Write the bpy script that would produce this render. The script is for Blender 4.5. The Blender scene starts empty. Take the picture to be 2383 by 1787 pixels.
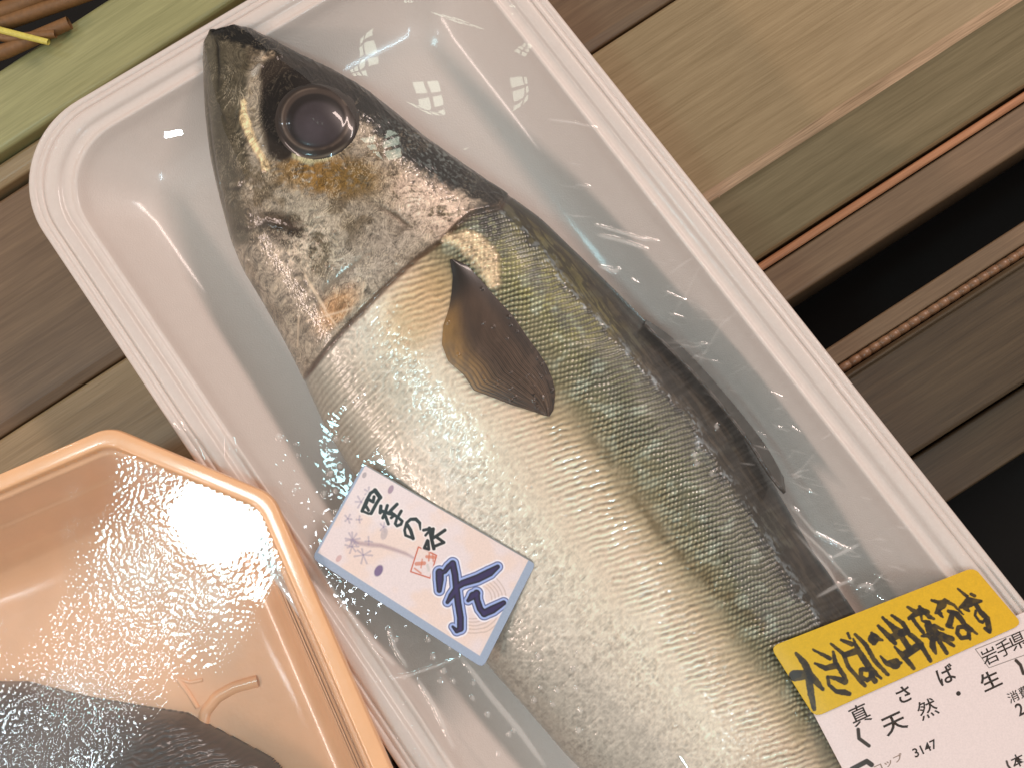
import bpy, math, random
import numpy as np

# ------------------------------------------------------------------ camera, light, exposure
scn = bpy.context.scene
COL = scn.collection
IW, IH = 2383.0, 1787.0            # size of the photograph: its measurements are turned into points in the place
K = 2383.0 / 2212.0
FOC = 1.2                          # focal length in picture widths
DIST = 0.24 * FOC
TILT = math.radians(8.0)
TGT = np.array([0.0, 0.0, 0.028])
FWD = np.array([math.sin(TILT) * -0.6, math.sin(TILT) * 0.8, -math.cos(TILT)])
CAM = TGT - DIST * FWD
RGT = np.cross(FWD, np.array([0, 1.0, 0])); RGT /= np.linalg.norm(RGT)
UPV = np.cross(RGT, FWD)

from mathutils import Matrix, Vector
cam_d = bpy.data.cameras.new("camera")
cam = bpy.data.objects.new("camera", cam_d)
COL.objects.link(cam)
cam_d.sensor_width = 36.0
cam_d.lens = 36.0 * FOC
cam_d.clip_start = 0.01
cam_d.clip_end = 50.0
cam.matrix_world = Matrix(((RGT[0], UPV[0], -FWD[0], CAM[0]), (RGT[1], UPV[1], -FWD[1], CAM[1]),
                           (RGT[2], UPV[2], -FWD[2], CAM[2]), (0, 0, 0, 1)))
scn.camera = cam

world = bpy.data.worlds.new("World")
scn.world = world
world.use_nodes = True
bg = world.node_tree.nodes["Background"]
bg.inputs[0].default_value = (1.0, 0.88, 0.78, 1)
bg.inputs[1].default_value = 0.44

scn.view_settings.view_transform = 'Standard'
scn.view_settings.look = 'None'
scn.view_settings.gamma = 1.0
scn.view_settings.exposure = 0.10
scn.view_settings.use_curve_mapping = False
scn.cycles.max_bounces = 8
scn.cycles.transparent_max_bounces = 16
scn.cycles.caustics_reflective = False
scn.cycles.caustics_refractive = False
try:
    scn.cycles.use_denoising = True
    scn.cycles.denoiser = 'OPENIMAGEDENOISE'
    scn.cycles.denoising_prefilter = 'ACCURATE'
except Exception:
    pass


def lamp(name, loc, look, sx, sy, power, color, axis, grid=None):
    """A rectangular area lamp: loc, aimed at look, its long side (sx) along axis."""
    L = bpy.data.lights.new(name, 'AREA')
    L.shape = 'RECTANGLE'
    L.size, L.size_y = sx, sy
    L.energy = power
    L.color = color
    o = bpy.data.objects.new(name, L)
    COL.objects.link(o)
    d = Vector(look) - Vector(loc)
    zz = -d.normalized()
    xx = Vector(axis); xx = (xx - zz * xx.dot(zz)).normalized()
    yy = zz.cross(xx)
    o.matrix_world = Matrix(((xx[0], yy[0], zz[0], loc[0]), (xx[1], yy[1], zz[1], loc[1]), (xx[2], yy[2], zz[2], loc[2]), (0, 0, 0, 1)))
    if grid:
        L.use_nodes = True
        nt = L.node_tree
        em = nt.nodes["Emission"]
        geo = nt.nodes.new("ShaderNodeNewGeometry")
        sep = nt.nodes.new("ShaderNodeSeparateXYZ")
        nt.links.new(geo.outputs["Parametric"], sep.inputs[0])
        res = None
        for k, n in enumerate(grid):
            m = nt.nodes.new("ShaderNodeMath"); m.operation = 'MULTIPLY'; m.inputs[1].default_value = n
            nt.links.new(sep.outputs[k], m.inputs[0])
            f = nt.nodes.new("ShaderNodeMath"); f.operation = 'FRACT'
            nt.links.new(m.outputs[0], f.inputs[0])
            c = nt.nodes.new("ShaderNodeMath"); c.operation = 'COMPARE'
            c.inputs[1].default_value = 0.5; c.inputs[2].default_value = 0.36
            nt.links.new(f.outputs[0], c.inputs[0])
            if res is None:
                res = c
            else:
                mm = nt.nodes.new("ShaderNodeMath"); mm.operation = 'MULTIPLY'
                nt.links.new(res.outputs[0], mm.inputs[0]); nt.links.new(c.outputs[0], mm.inputs[1])
                res = mm
        nt.links.new(res.outputs[0], em.inputs["Strength"])
    return o


WARM = (1.0, 0.785, 0.70)
COOL = (0.78, 0.93, 1.0)
# broad warm ceiling light beyond the shelf, cool narrow strips of the case,
# three ceiling panels of six cells each, one small spot
lamp("ceiling_light", (0.95, 1.2, 1.2), (0, 0, 0.02), 1.2, 0.14, 17.0, WARM, (0.6, -0.8, 0))
lamp("left_fill_light", (-1.3, -0.5, 0.95), (0, 0, 0.02), 1.0, 0.10, 9.0, WARM, (0.6, -0.8, 0))  # added warm fill from the left, brightens the tray walls and left slats
lamp("case_block_light", (-0.372, -0.065, 0.9), (-0.075, -0.035, 0.03), 0.15, 0.085, 1.0, (0.50, 0.92, 1.0), (0.59, 0.81, 0))
lamp("case_end_light", (-0.53, -0.285, 0.9), (-0.1, -0.08, 0.03), 0.12, 0.022, 0.22, COOL, (0.59, 0.81, 0))
lamp("aisle_strip_light", (0.253, -0.38, 0.9), (0.04, -0.07, 0.03), 0.26, 0.009, 1.25, (0.58, 0.87, 1.0), (0.12, -1.0, 0))
lamp("rear_strip_light", (0.95, 0.75, 0.9), (0, 0, 0.02), 0.40, 0.018, 1.1, COOL, (0.5, -0.8, 0))
lamp("spot_light", (-0.801, 0.504, 0.9), (-0.08, 0.06, 0.03), 0.022, 0.022, 0.4, COOL, (1, 0, 0))
LEDC = (0.88, 1.0, 0.80)
lamp("panel_light", (-0.169, 1.101, 1.5), (-0.03, 0.08, 0.03), 0.05, 0.072, 0.055, LEDC, (1, 0.3, 0), grid=(2, 3))
lamp("panel_light", (-0.054, 1.0, 1.5), (-0.02, 0.065, 0.03), 0.05, 0.072, 0.055, LEDC, (1, 0.3, 0), grid=(2, 3))
lamp("panel_light", (0.102, 1.026, 1.5), (0.0, 0.08, 0.03), 0.05, 0.072, 0.045, LEDC, (1, 0.3, 0), grid=(2, 3))


# ------------------------------------------------------------------ measuring helpers
def P(px, py, z):
    """Photo measurement (source pixels) -> the point of the place at height z."""
    px = np.asarray(px, float); py = np.asarray(py, float); z = np.asarray(z, float)
    d = FWD * (FOC * IW) + (px - IW / 2)[..., None] * RGT - (py - IH / 2)[..., None] * UPV
    t = (z - CAM[2]) / d[..., 2]
    return CAM + d * t[..., None]


def proj(p):
    v = p - CAM
    d = v @ FWD
    return IW / 2 + FOC * IW * (v @ RGT) / d, IH / 2 - FOC * IW * (v @ UPV) / d


def D(x, y, z):                     # same for measurements in the 2212-wide view
    return P(np.asarray(x, float) * K, np.asarray(y, float) * K, z)


def srgb(c):
    c = np.asarray(c, float) / 255.0
    return np.where(c <= 0.04045, c / 12.92, ((c + 0.055) / 1.055) ** 2.4)


def rgba(c):
    r = srgb(c)
    return (float(r[0]), float(r[1]), float(r[2]), 1.0)


def _hash(ix, iy, seed):
    h = (ix.astype(np.int64) * 374761393 + iy.astype(np.int64) * 668265263 + seed * 974711) & 0xFFFFFFFF
    h = ((h ^ (h >> 13)) * 1274126177) & 0xFFFFFFFF
    h = h ^ (h >> 16)
    return (h & 0xFFFFFF) / float(0xFFFFFF)


def noise(x, y, seed=0):
    ix = np.floor(x); iy = np.floor(y)
    fx = x - ix; fy = y - iy
    fx = fx * fx * fx * (fx * (fx * 6 - 15) + 10); fy = fy * fy * fy * (fy * (fy * 6 - 15) + 10)
    a = _hash(ix, iy, seed); b = _hash(ix + 1, iy, seed); c = _hash(ix, iy + 1, seed); d = _hash(ix + 1, iy + 1, seed)
    return (a * (1 - fx) + b * fx) * (1 - fy) + (c * (1 - fx) + d * fx) * fy


def fbm(x, y, seed=0, o=4):
    s = 0; w = 1.0; tot = 0
    for i in range(o):
        s = s + w * noise(x + 17.3 * i, y - 9.1 * i, seed + i * 31); tot += w; w *= 0.55
        x, y = 2 * (x * 0.8 - y * 0.6), 2 * (x * 0.6 + y * 0.8)
    return s / tot


def ridge(x, y, seed=0, o=3):
    s = 0; w = 1.0; tot = 0
    for i in range(o):
        s = s + w * (1 - np.abs(2 * noise(x + 5.7 * i, y + 3.3 * i, seed + i * 17) - 1)); tot += w; w *= 0.6
        x, y = 2 * (x * 0.77 - y * 0.64), 2 * (x * 0.64 + y * 0.77)
    return s / tot


def sstep(a, b, x):
    t = np.clip((x - a) / (b - a), 0, 1)
    return t * t * (3 - 2 * t)


def pdist(x, y, pts, widths=None):
    """Distance to a polyline, signed side of nearest segment, share of the way; with widths: distance minus the half width."""
    pts = np.asarray(pts, float)
    best = np.full(np.shape(x), 1e9); side = np.zeros(np.shape(x)); along = np.zeros(np.shape(x))
    n = len(pts) - 1
    for i in range(n):
        ax, ay = pts[i]; bx, by = pts[i + 1]
        dx, dy = bx - ax, by - ay
        L2 = dx * dx + dy * dy + 1e-9
        t = np.clip(((x - ax) * dx + (y - ay) * dy) / L2, 0, 1)
        d = np.hypot(x - ax - t * dx, y - ay - t * dy)
        if widths is not None:
            d = d - 0.5 * (widths[i] * (1 - t) + widths[i + 1] * t)
        m = d < best
        best = np.where(m, d, best)
        side = np.where(m, np.sign(dx * (y - ay) - dy * (x - ax)), side)
        along = np.where(m, (i + t) / n, along)
    return best, side, along


def blob(x, y, cx, cy, rx, ry, ang=0.0, soft=0.5):
    c, s = math.cos(math.radians(ang)), math.sin(math.radians(ang))
    u = ((x - cx) * c + (y - cy) * s) / rx; v = (-(x - cx) * s + (y - cy) * c) / ry
    r = np.hypot(u, v)
    return 1 - sstep(1 - soft, 1 + soft, r)


# ------------------------------------------------------------------ mesh helpers
def link(name, me, mats, parent=None):
    o = bpy.data.objects.new(name, me)
    COL.objects.link(o)
    for m in (mats if isinstance(mats, (list, tuple)) else [mats]):
        me.materials.append(m)
    if parent is not None:
        o.parent = parent
    return o


def mesh_np(name, verts, quads, col=None, smooth=True):
    verts = np.ascontiguousarray(verts, dtype=np.float32).reshape(-1, 3)
    quads = np.ascontiguousarray(quads, dtype=np.int32)
    k = quads.shape[1]
    me = bpy.data.meshes.new(name)
    me.vertices.add(len(verts)); me.vertices.foreach_set("co", verts.ravel())
    me.loops.add(quads.size); me.loops.foreach_set("vertex_index", quads.ravel())
    me.polygons.add(len(quads))
    me.polygons.foreach_set("loop_start", np.arange(0, quads.size, k, dtype=np.int32))
    me.update(calc_edges=True)
    me.validate()
    me.polygons.foreach_set("use_smooth", np.full(len(me.polygons), smooth))
    if col is not None:
        ca = me.color_attributes.new("col", 'FLOAT_COLOR', 'POINT')
        c4 = np.ones((len(verts), 4), dtype=np.float32); c4[:, :3] = np.asarray(col).reshape(-1, 3)
        ca.data.foreach_set("color", c4.ravel())
    me.update()
    return me


def grid_quads(n, m, keep=None, wrap=False, flip=False):
    """n rows x m columns of vertices -> quads"""
    mm = m if wrap else m - 1
    i, j = np.meshgrid(np.arange(n - 1), np.arange(mm), indexing='ij')
    j2 = (j + 1) % m
    q = np.stack([i * m + j, (i + 1) * m + j, (i + 1) * m + j2, i * m + j2], -1).reshape(-1, 4)
    if flip:
        q = q[:, ::-1]
    if keep is not None:
        kk = keep.ravel()
        q = q[kk[q].all(1)]
    return q


def compact(verts, quads, *arrs):
    used = np.zeros(len(verts), bool); used[quads.ravel()] = True
    idx = np.cumsum(used) - 1
    return (verts[used], idx[quads]) + tuple(a[used] for a in arrs)


def thing(name, label, cat, loc=(0, 0, 0), group=None):
    o = bpy.data.objects.new(name, None)
    COL.objects.link(o)
    o.location = (0, 0, 0)
    o.empty_display_size = 0.01
    o["label"] = label; o["category"] = cat
    if group:
        o["group"] = group
    return o


# ------------------------------------------------------------------ material helpers
def mat(name):
    m = bpy.data.materials.new(name)
    m.use_nodes = True
    nt = m.node_tree
    return m, nt, nt.nodes["Principled BSDF"], nt.nodes["Material Output"]


def N(nt, kind, **kw):
    n = nt.nodes.new(kind)
    for k, v in kw.items():
        if k in n.inputs:
            n.inputs[k].default_value = v
        else:
            setattr(n, k, v)
    return n


def simple(name, color, rough=0.5, coat=0.0, noise_scale=400.0, var=0.15, bump=0.0, bscale=1500.0, metallic=0.0, coat_rough=0.08):
    m, nt, b, out = mat(name)
    tc = N(nt, "ShaderNodeTexCoord")
    nz = N(nt, "ShaderNodeTexNoise", Scale=noise_scale, Detail=5.0)
    nt.links.new(tc.outputs["Object"], nz.inputs["Vector"])
    r = N(nt, "ShaderNodeMapRange"); r.inputs[3].default_value = 1 - var; r.inputs[4].default_value = 1 + var
    nt.links.new(nz.outputs["Fac"], r.inputs[0])
    mx = N(nt, "ShaderNodeMix", data_type='RGBA', blend_type='MULTIPLY'); mx.inputs[0].default_value = 1.0
    mx.inputs[6].default_value = color
    nt.links.new(r.outputs[0], mx.inputs[7])
    nt.links.new(mx.outputs[2], b.inputs["Base Color"])
    b.inputs["Roughness"].default_value = rough
    b.inputs["Coat Weight"].default_value = coat
    b.inputs["Coat Roughness"].default_value = coat_rough
    b.inputs["Metallic"].default_value = metallic
    if bump:
        n2 = N(nt, "ShaderNodeTexNoise", Scale=bscale, Detail=3.0)
        nt.links.new(tc.outputs["Object"], n2.inputs["Vector"])
        bp = N(nt, "ShaderNodeBump", Strength=bump, Distance=0.0003)
        nt.links.new(n2.outputs["Fac"], bp.inputs["Height"])
        nt.links.new(bp.outputs[0], b.inputs["Normal"])
    return m


def film_mat(name, rough, strength, bump=0.0, bscale=600.0, tint=(1, 1, 1, 1), haze=0.02, voronoi=False, fog=False, bdist=0.0004):
    m, nt, b, out = mat(name)
    nt.nodes.remove(b)
    tr = N(nt, "ShaderNodeBsdfTransparent", Color=tint)
    gl = N(nt, "ShaderNodeBsdfGlossy", Roughness=rough)
    gl.inputs["Color"].default_value = (1, 1, 1, 1)
    geo = N(nt, "ShaderNodeNewGeometry")
    fr = N(nt, "ShaderNodeVectorMath", operation='DOT_PRODUCT')       # thin sheet: same reflection from both sides (Schlick)
    nt.links.new(geo.outputs["Incoming"], fr.inputs[0]); nt.links.new(geo.outputs["Normal"], fr.inputs[1])
    ab_ = N(nt, "ShaderNodeMath", operation='ABSOLUTE'); nt.links.new(fr.outputs["Value"], ab_.inputs[0])
    om = N(nt, "ShaderNodeMath", operation='SUBTRACT', use_clamp=True); om.inputs[0].default_value = 1.0; nt.links.new(ab_.outputs[0], om.inputs[1])
    pw = N(nt, "ShaderNodeMath", operation='POWER'); pw.inputs[1].default_value = 5.0; nt.links.new(om.outputs[0], pw.inputs[0])
    sc_ = N(nt, "ShaderNodeMath", operation='MULTIPLY_ADD'); sc_.inputs[1].default_value = 0.95; sc_.inputs[2].default_value = 0.05
    nt.links.new(pw.outputs[0], sc_.inputs[0])
    mu = N(nt, "ShaderNodeMath", operation='MULTIPLY', use_clamp=True); mu.inputs[1].default_value = strength
    nt.links.new(sc_.outputs[0], mu.inputs[0])
    mix = N(nt, "ShaderNodeMixShader")
    nt.links.new(mu.outputs[0], mix.inputs[0]); nt.links.new(tr.outputs[0], mix.inputs[1]); nt.links.new(gl.outputs[0], mix.inputs[2])
    df = N(nt, "ShaderNodeBsdfDiffuse"); df.inputs["Color"].default_value = (0.88, 0.82, 0.78, 1)
    m2 = N(nt, "ShaderNodeMixShader"); m2.inputs[0].default_value = haze
    nt.links.new(mix.outputs[0], m2.inputs[1]); nt.links.new(df.outputs[0], m2.inputs[2])
    nt.links.new(m2.outputs[0], out.inputs["Surface"])
    av = N(nt, "ShaderNodeVertexColor", layer_name="col"); sv_ = N(nt, "ShaderNodeSeparateColor")
    nt.links.new(av.outputs[0], sv_.inputs[0]); nt.links.new(sv_.outputs[1], m2.inputs[0])     # G: how milky the film is
    if bump:
        tc = N(nt, "ShaderNodeTexCoord")
        if voronoi:
            t = N(nt, "ShaderNodeTexVoronoi", feature='SMOOTH_F1', Scale=bscale)
            t.inputs["Smoothness"].default_value = 0.6
            o_ = t.outputs["Distance"]
        else:
            t = N(nt, "ShaderNodeTexNoise", Scale=bscale, Detail=3.0); o_ = t.outputs["Fac"]
        nt.links.new(tc.outputs["Object"], t.inputs["Vector"])
        bp = N(nt, "ShaderNodeBump", Strength=bump, Distance=bdist, invert=voronoi)
        nt.links.new(o_, bp.inputs["Height"])
        nt.links.new(bp.outputs[0], gl.inputs["Normal"])
        if fog:
            at = N(nt, "ShaderNodeVertexColor", layer_name="col")
            sep = N(nt, "ShaderNodeSeparateColor")
            nt.links.new(at.outputs[0], sep.inputs[0])
            k = N(nt, "ShaderNodeMath", operation='MULTIPLY'); k.inputs[1].default_value = bump
            nt.links.new(sep.outputs[0], k.inputs[0]); nt.links.new(k.outputs[0], bp.inputs["Strength"])
    return m


def attr_mat(name, rough=0.35, metallic=0.0, coat=0.0, coat_rough=0.08, bump=0.0, bscale=3000.0, rough_attr=False, spec=0.5, sss=0.0):
    m, nt, b, out = mat(name)
    a = N(nt, "ShaderNodeVertexColor", layer_name="col")
    tc = N(nt, "ShaderNodeTexCoord")
    nz = N(nt, "ShaderNodeTexNoise", Scale=bscale, Detail=3.0)
    nt.links.new(tc.outputs["Object"], nz.inputs["Vector"])
    r = N(nt, "ShaderNodeMapRange"); r.inputs[3].default_value = 0.88; r.inputs[4].default_value = 1.12
    nt.links.new(nz.outputs["Fac"], r.inputs[0])
    mx = N(nt, "ShaderNodeMix", data_type='RGBA', blend_type='MULTIPLY'); mx.inputs[0].default_value = 1.0
    nt.links.new(a.outputs[0], mx.inputs[6]); nt.links.new(r.outputs[0], mx.inputs[7])
    nt.links.new(mx.outputs[2], b.inputs["Base Color"])
    b.inputs["Roughness"].default_value = rough
    b.inputs["Metallic"].default_value = metallic
    b.inputs["Coat Weight"].default_value = coat
    b.inputs["Coat Roughness"].default_value = coat_rough
    b.inputs["Specular IOR Level"].default_value = spec
    if sss:
        b.inputs["Subsurface Weight"].default_value = sss
        b.inputs["Subsurface Radius"].default_value = (0.004, 0.002, 0.001)
        b.inputs["Subsurface Scale"].default_value = 0.5
    if bump:
        bp = N(nt, "ShaderNodeBump", Strength=bump, Distance=0.0002)
        nt.links.new(nz.outputs["Fac"], bp.inputs["Height"])
        nt.links.new(bp.outputs[0], b.inputs["Normal"])
    return m


# ------------------------------------------------------------------ display shelf of wood-grain slats
PHI = math.radians(32.6)
SD = np.array([math.cos(PHI), math.sin(PHI), 0]); SQ = np.array([math.sin(PHI), -math.cos(PHI), 0])


def slat_mat(name, c1, c2, rough=0.36, streak=1.0):
    m, nt, b, out = mat(name)
    tc = N(nt, "ShaderNodeTexCoord")
    mp = N(nt, "ShaderNodeMapping")
    mp.inputs["Rotation"].default_value = (0, 0, -PHI)
    nt.links.new(tc.outputs["Object"], mp.inputs["Vector"])
    st = N(nt, "ShaderNodeMapping"); st.inputs["Scale"].default_value = (14, 420, 200)
    nt.links.new(mp.outputs[0], st.inputs["Vector"])
    n1 = N(nt, "ShaderNodeTexNoise", Scale=1.0, Detail=6.0, Roughness=0.62); nt.links.new(st.outputs[0], n1.inputs["Vector"])
    st2 = N(nt, "ShaderNodeMapping"); st2.inputs["Scale"].default_value = (90, 2400, 600)
    nt.links.new(mp.outputs[0], st2.inputs["Vector"])
    n2 = N(nt, "ShaderNodeTexNoise", Scale=1.0, Detail=3.0); nt.links.new(st2.outputs[0], n2.inputs["Vector"])
    n3 = N(nt, "ShaderNodeTexNoise", Scale=28.0, Detail=4.0); nt.links.new(tc.outputs["Object"], n3.inputs["Vector"])
    a = N(nt, "ShaderNodeMath", operation='MULTIPLY_ADD'); a.inputs[1].default_value = 0.55
    nt.links.new(n2.outputs["Fac"], a.inputs[0])
    s = N(nt, "ShaderNodeMath", operation='MULTIPLY'); s.inputs[1].default_value = 0.8
    nt.links.new(n1.outputs["Fac"], s.inputs[0]); nt.links.new(s.outputs[0], a.inputs[2])
    rg = N(nt, "ShaderNodeMapRange"); rg.inputs[1].default_value = 0.45; rg.inputs[2].default_value = 0.9
    nt.links.new(a.outputs[0], rg.inputs[0])
    mx = N(nt, "ShaderNodeMix", data_type='RGBA'); mx.inputs[6].default_value = rgba(c1); mx.inputs[7].default_value = rgba(c2)
    nt.links.new(rg.outputs[0], mx.inputs[0])
    r3 = N(nt, "ShaderNodeMapRange"); r3.inputs[3].default_value = 0.92; r3.inputs[4].default_value = 1.08
    nt.links.new(n3.outputs["Fac"], r3.inputs[0])
    m3 = N(nt, "ShaderNodeMix", data_type='RGBA', blend_type='MULTIPLY'); m3.inputs[0].default_value = 1.0
    nt.links.new(mx.outputs[2], m3.inputs[6]); nt.links.new(r3.outputs[0], m3.inputs[7])
    nt.links.new(m3.outputs[2], b.inputs["Base Color"])
    b.inputs["Roughness"].default_value = rough
    bp = N(nt, "ShaderNodeBump", Strength=0.18 * streak, Distance=0.0003)
    nt.links.new(a.outputs[0], bp.inputs["Height"]); nt.links.new(bp.outputs[0], b.inputs["Normal"])
    return m


def q_of(x1, y1, x2, y2, z):
    """perpendicular position of a shelf line measured in the 2212-wide view"""
    p = (D(x1, y1, z) + D(x2, y2, z)) / 2
    return float(p @ SQ)


def extrude(name, prof, m, parent, l0=-0.30, l1=0.36, nl=90, wob=0.00012, smooth=True, seed=0, extra=None):
    prof = np.asarray(prof, float)
    # rounded profile corners: subdivide
    ls = np.linspace(l0, l1, nl)
    n = len(prof)
    L, J = np.meshgrid(ls, np.arange(n), indexing='ij')
    qv = prof[J, 0] + wob * (fbm(L * 40, J * 0.3, seed, 3) - 0.5); zv = prof[J, 1] + wob * (fbm(L * 60, J * 0.3 + 9, seed, 3) - 0.5)
    v = L[..., None] * SD + qv[..., None] * SQ + zv[..., None] * np.array([0, 0, 1.0])
    me = mesh_np(name, v.reshape(-1, 3), grid_quads(nl, n, flip=True), smooth=False)
    o = link(name, me, m, parent)
    if extra:                                    # other materials on some faces of the profile
        mi = np.zeros(len(me.polygons), np.int32)
        for k, (cols_, em) in enumerate(extra):
            me.materials.append(em)
            mi.reshape(nl - 1, n - 1)[:, cols_] = k + 1
        me.polygons.foreach_set("material_index", mi)
    md = o.modifiers.new("round", 'BEVEL'); md.width = 0.0005; md.segments = 2; md.limit_method = 'ANGLE'; md.angle_limit = math.radians(25)
    return o


shelf = thing("display_shelf", "brown wood-grain slatted display shelf beneath both fish trays", "shelf")
M_slat = slat_mat("slat_wood", (130, 109, 77), (158, 136, 103))
M_slat_green = slat_mat("slat_pale_green", (128, 126, 84), (160, 156, 110))
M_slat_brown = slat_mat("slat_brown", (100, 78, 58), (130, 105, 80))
M_worn_glint = slat_mat("slat_worn_glint", (122, 98, 70), (206, 170, 138), streak=2.0)  # pale worn paint, with the ridge highlight put into its colour
M_face = slat_mat("slat_face", (108, 94, 66), (136, 120, 90))
M_slat_shaded = slat_mat("slat_shaded", (66, 51, 35), (92, 74, 53))  # same wood darkened: shade on the low slats put into the colour
M_lip = slat_mat("slat_lip", (140, 92, 62), (190, 134, 96))
zA = -0.004; zB = 0.0
ZG = 0.004
qa0 = q_of(0, 425, 45, 402, zA)
qa1 = q_of(0, 925, 1280, 125, zB)
qb0 = qa1 + 0.0006
qr = q_of(1525, 437, 2185, 9, zB)                     # ridge of the wide slat
qf = q_of(1616, 578, 2212, 195, -0.012)               # foot of its sloping face
qs = q_of(1707, 650, 2212, 318, -0.014)               # end of the strip below
qg = q_of(1793, 750, 2212, 477, -0.014)               # far side of the black gap
qbd = q_of(1834, 785, 2183, 562, -0.014)
qc0 = q_of(1825, 817, 2212, 566, -0.012)
qc1 = q_of(1977, 982, 2212, 825, -0.016)
qc2 = q_of(2067, 1071, 2212, 987, -0.02)
qu0 = q_of(0, 325, 78, 282, ZG)
qu1 = q_of(0, 133, 250, 2, ZG)
extrude("slat", [(qu1 - 0.0005, -0.03), (qu1, ZG - 0.0008), (qu1 + 0.001, ZG), (qu0 - 0.001, ZG), (qu0, ZG - 0.0008), (qu0, -0.03)], M_slat_green, shelf, seed=1)
extrude("slat", [(qu0 + 0.0002, -0.03), (qu0 + 0.0003, -0.001), (qu0 + 0.001, 0.0), (qa0 - 0.002, -0.0005), (qa0 - 0.0006, -0.0015), (qa0 - 0.0005, -0.03)], M_slat, shelf, seed=2)
extrude("slat", [(qa0 + 0.0003, -0.03), (qa0 + 0.0004, zA - 0.0008), (qa0 + 0.001, zA), (qa1 - 0.004, zA), (qa1 - 0.0012, zA - 0.001), (qa1 - 0.001, -0.03)], M_slat_brown, shelf, seed=3)
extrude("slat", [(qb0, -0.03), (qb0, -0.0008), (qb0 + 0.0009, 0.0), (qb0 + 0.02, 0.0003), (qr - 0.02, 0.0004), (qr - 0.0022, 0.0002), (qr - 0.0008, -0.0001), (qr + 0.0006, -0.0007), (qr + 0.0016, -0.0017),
                 (qf - 0.0012, -0.0115), (qf - 0.0006, -0.0135), (qf - 0.0006, -0.03)], M_slat, shelf, seed=4, wob=0.0003, extra=[([5, 6], M_worn_glint), ([7, 8], M_face)])
extrude("lip_strip", [(qf + 0.0003, -0.03), (qf + 0.0003, -0.0135), (qf + 0.0007, -0.0128), (qf + 0.0022, -0.0128), (qf + 0.0026, -0.0134)], M_lip, shelf, seed=5)
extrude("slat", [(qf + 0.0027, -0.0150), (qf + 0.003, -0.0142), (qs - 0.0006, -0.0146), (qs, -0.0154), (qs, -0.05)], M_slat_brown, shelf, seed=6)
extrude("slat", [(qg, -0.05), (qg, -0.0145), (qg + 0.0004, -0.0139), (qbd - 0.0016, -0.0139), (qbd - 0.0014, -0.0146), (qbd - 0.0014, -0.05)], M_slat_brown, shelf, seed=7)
extrude("slat", [(qbd + 0.0014, -0.05), (qbd + 0.0015, -0.013), (qc0, -0.0118), (qc0 + 0.0006, -0.0122), (qc0 + 0.001, -0.0135), (qc1 - 0.001, -0.0155), (qc1, -0.0165), (qc1, -0.05)], M_slat_shaded, shelf, seed=8)
extrude("slat", [(qc1 + 0.0012, -0.05), (qc1 + 0.0013, -0.0265), (qc1 + 0.0018, -0.026), (qc2, -0.027), (qc2 + 0.0005, -0.028), (qc2 + 0.0005, -0.05)], M_slat_shaded, shelf, seed=9)
# ribbed strip: a row of small oval beads in a channel, one strip
nl, nj = 1300, 12
ls = np.linspace(-0.05, 0.30, nl); th = np.linspace(0, math.pi, nj)
Lg, Tg = np.meshgrid(ls, th, indexing='ij')
bead = np.abs(np.sin(Lg / 0.0031 * math.pi + 0.4 * fbm(Lg * 300, Tg * 0, 3, 2))) ** 0.6
rad = 0.00135
v = Lg[..., None] * SD + (qbd - rad * np.cos(Tg) * (0.85 + 0.15 * bead))[..., None] * SQ
v[..., 2] = -0.0156 + (rad * np.sin(Tg) * (0.55 + 0.5 * bead))
link("ribbed_strip", mesh_np("ribbed_strip", v.reshape(-1, 3), grid_quads(nl, nj, flip=True)), slat_mat("bead_strip", (112, 78, 54), (152, 112, 82)), shelf)
# floor below the gaps, their darkness put into its near-black colour
vv = [(-0.6, -0.6, -0.052), (0.6, -0.6, -0.052), (0.6, 0.6, -0.052), (-0.6, 0.6, -0.052)]
base = mesh_np("case_floor", np.array(vv), np.array([[0, 1, 2, 3]]), smooth=False)
fl = link("case_floor", base, simple("case_gap_shade", (0.003, 0.0025, 0.002, 1), 1.0, noise_scale=60))
fl["kind"] = "structure"

# dry straw at the top left
M_straw_y = simple("straw_yellow", rgba((205, 190, 90)), 0.5, noise_scale=900, var=0.25)
M_straw_b = simple("straw_brown", rgba((120, 84, 48)), 0.55, noise_scale=700, var=0.4)
straw = thing("straw_bundle", "bundle of dry brown straw with one yellow stalk in the top left corner", "straw")


def tube(pts, r, n=10, flat=1.0):
    pts = np.asarray(pts, float)
    t = np.linspace(0, len(pts) - 1, 24)
    cv = np.stack([np.interp(t, np.arange(len(pts)), pts[:, k]) for k in range(3)], 1)
    d = np.gradient(cv, axis=0); d /= np.linalg.norm(d, axis=1)[:, None]
    s = np.cross(d, np.array([0, 0, 1.0])); s /= np.linalg.norm(s, axis=1)[:, None]
    u = np.cross(s, d)
    a = np.linspace(0, 2 * math.pi, n, endpoint=False)
    rr = r * (1 - 0.25 * (np.linspace(0, 1, 24)))[:, None, None]
    v = cv[:, None, :] + rr * (np.cos(a)[None, :, None] * s[:, None, :] + flat * np.sin(a)[None, :, None] * u[:, None, :])
    return v.reshape(-1, 3), grid_quads(24, n, wrap=True)


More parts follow.
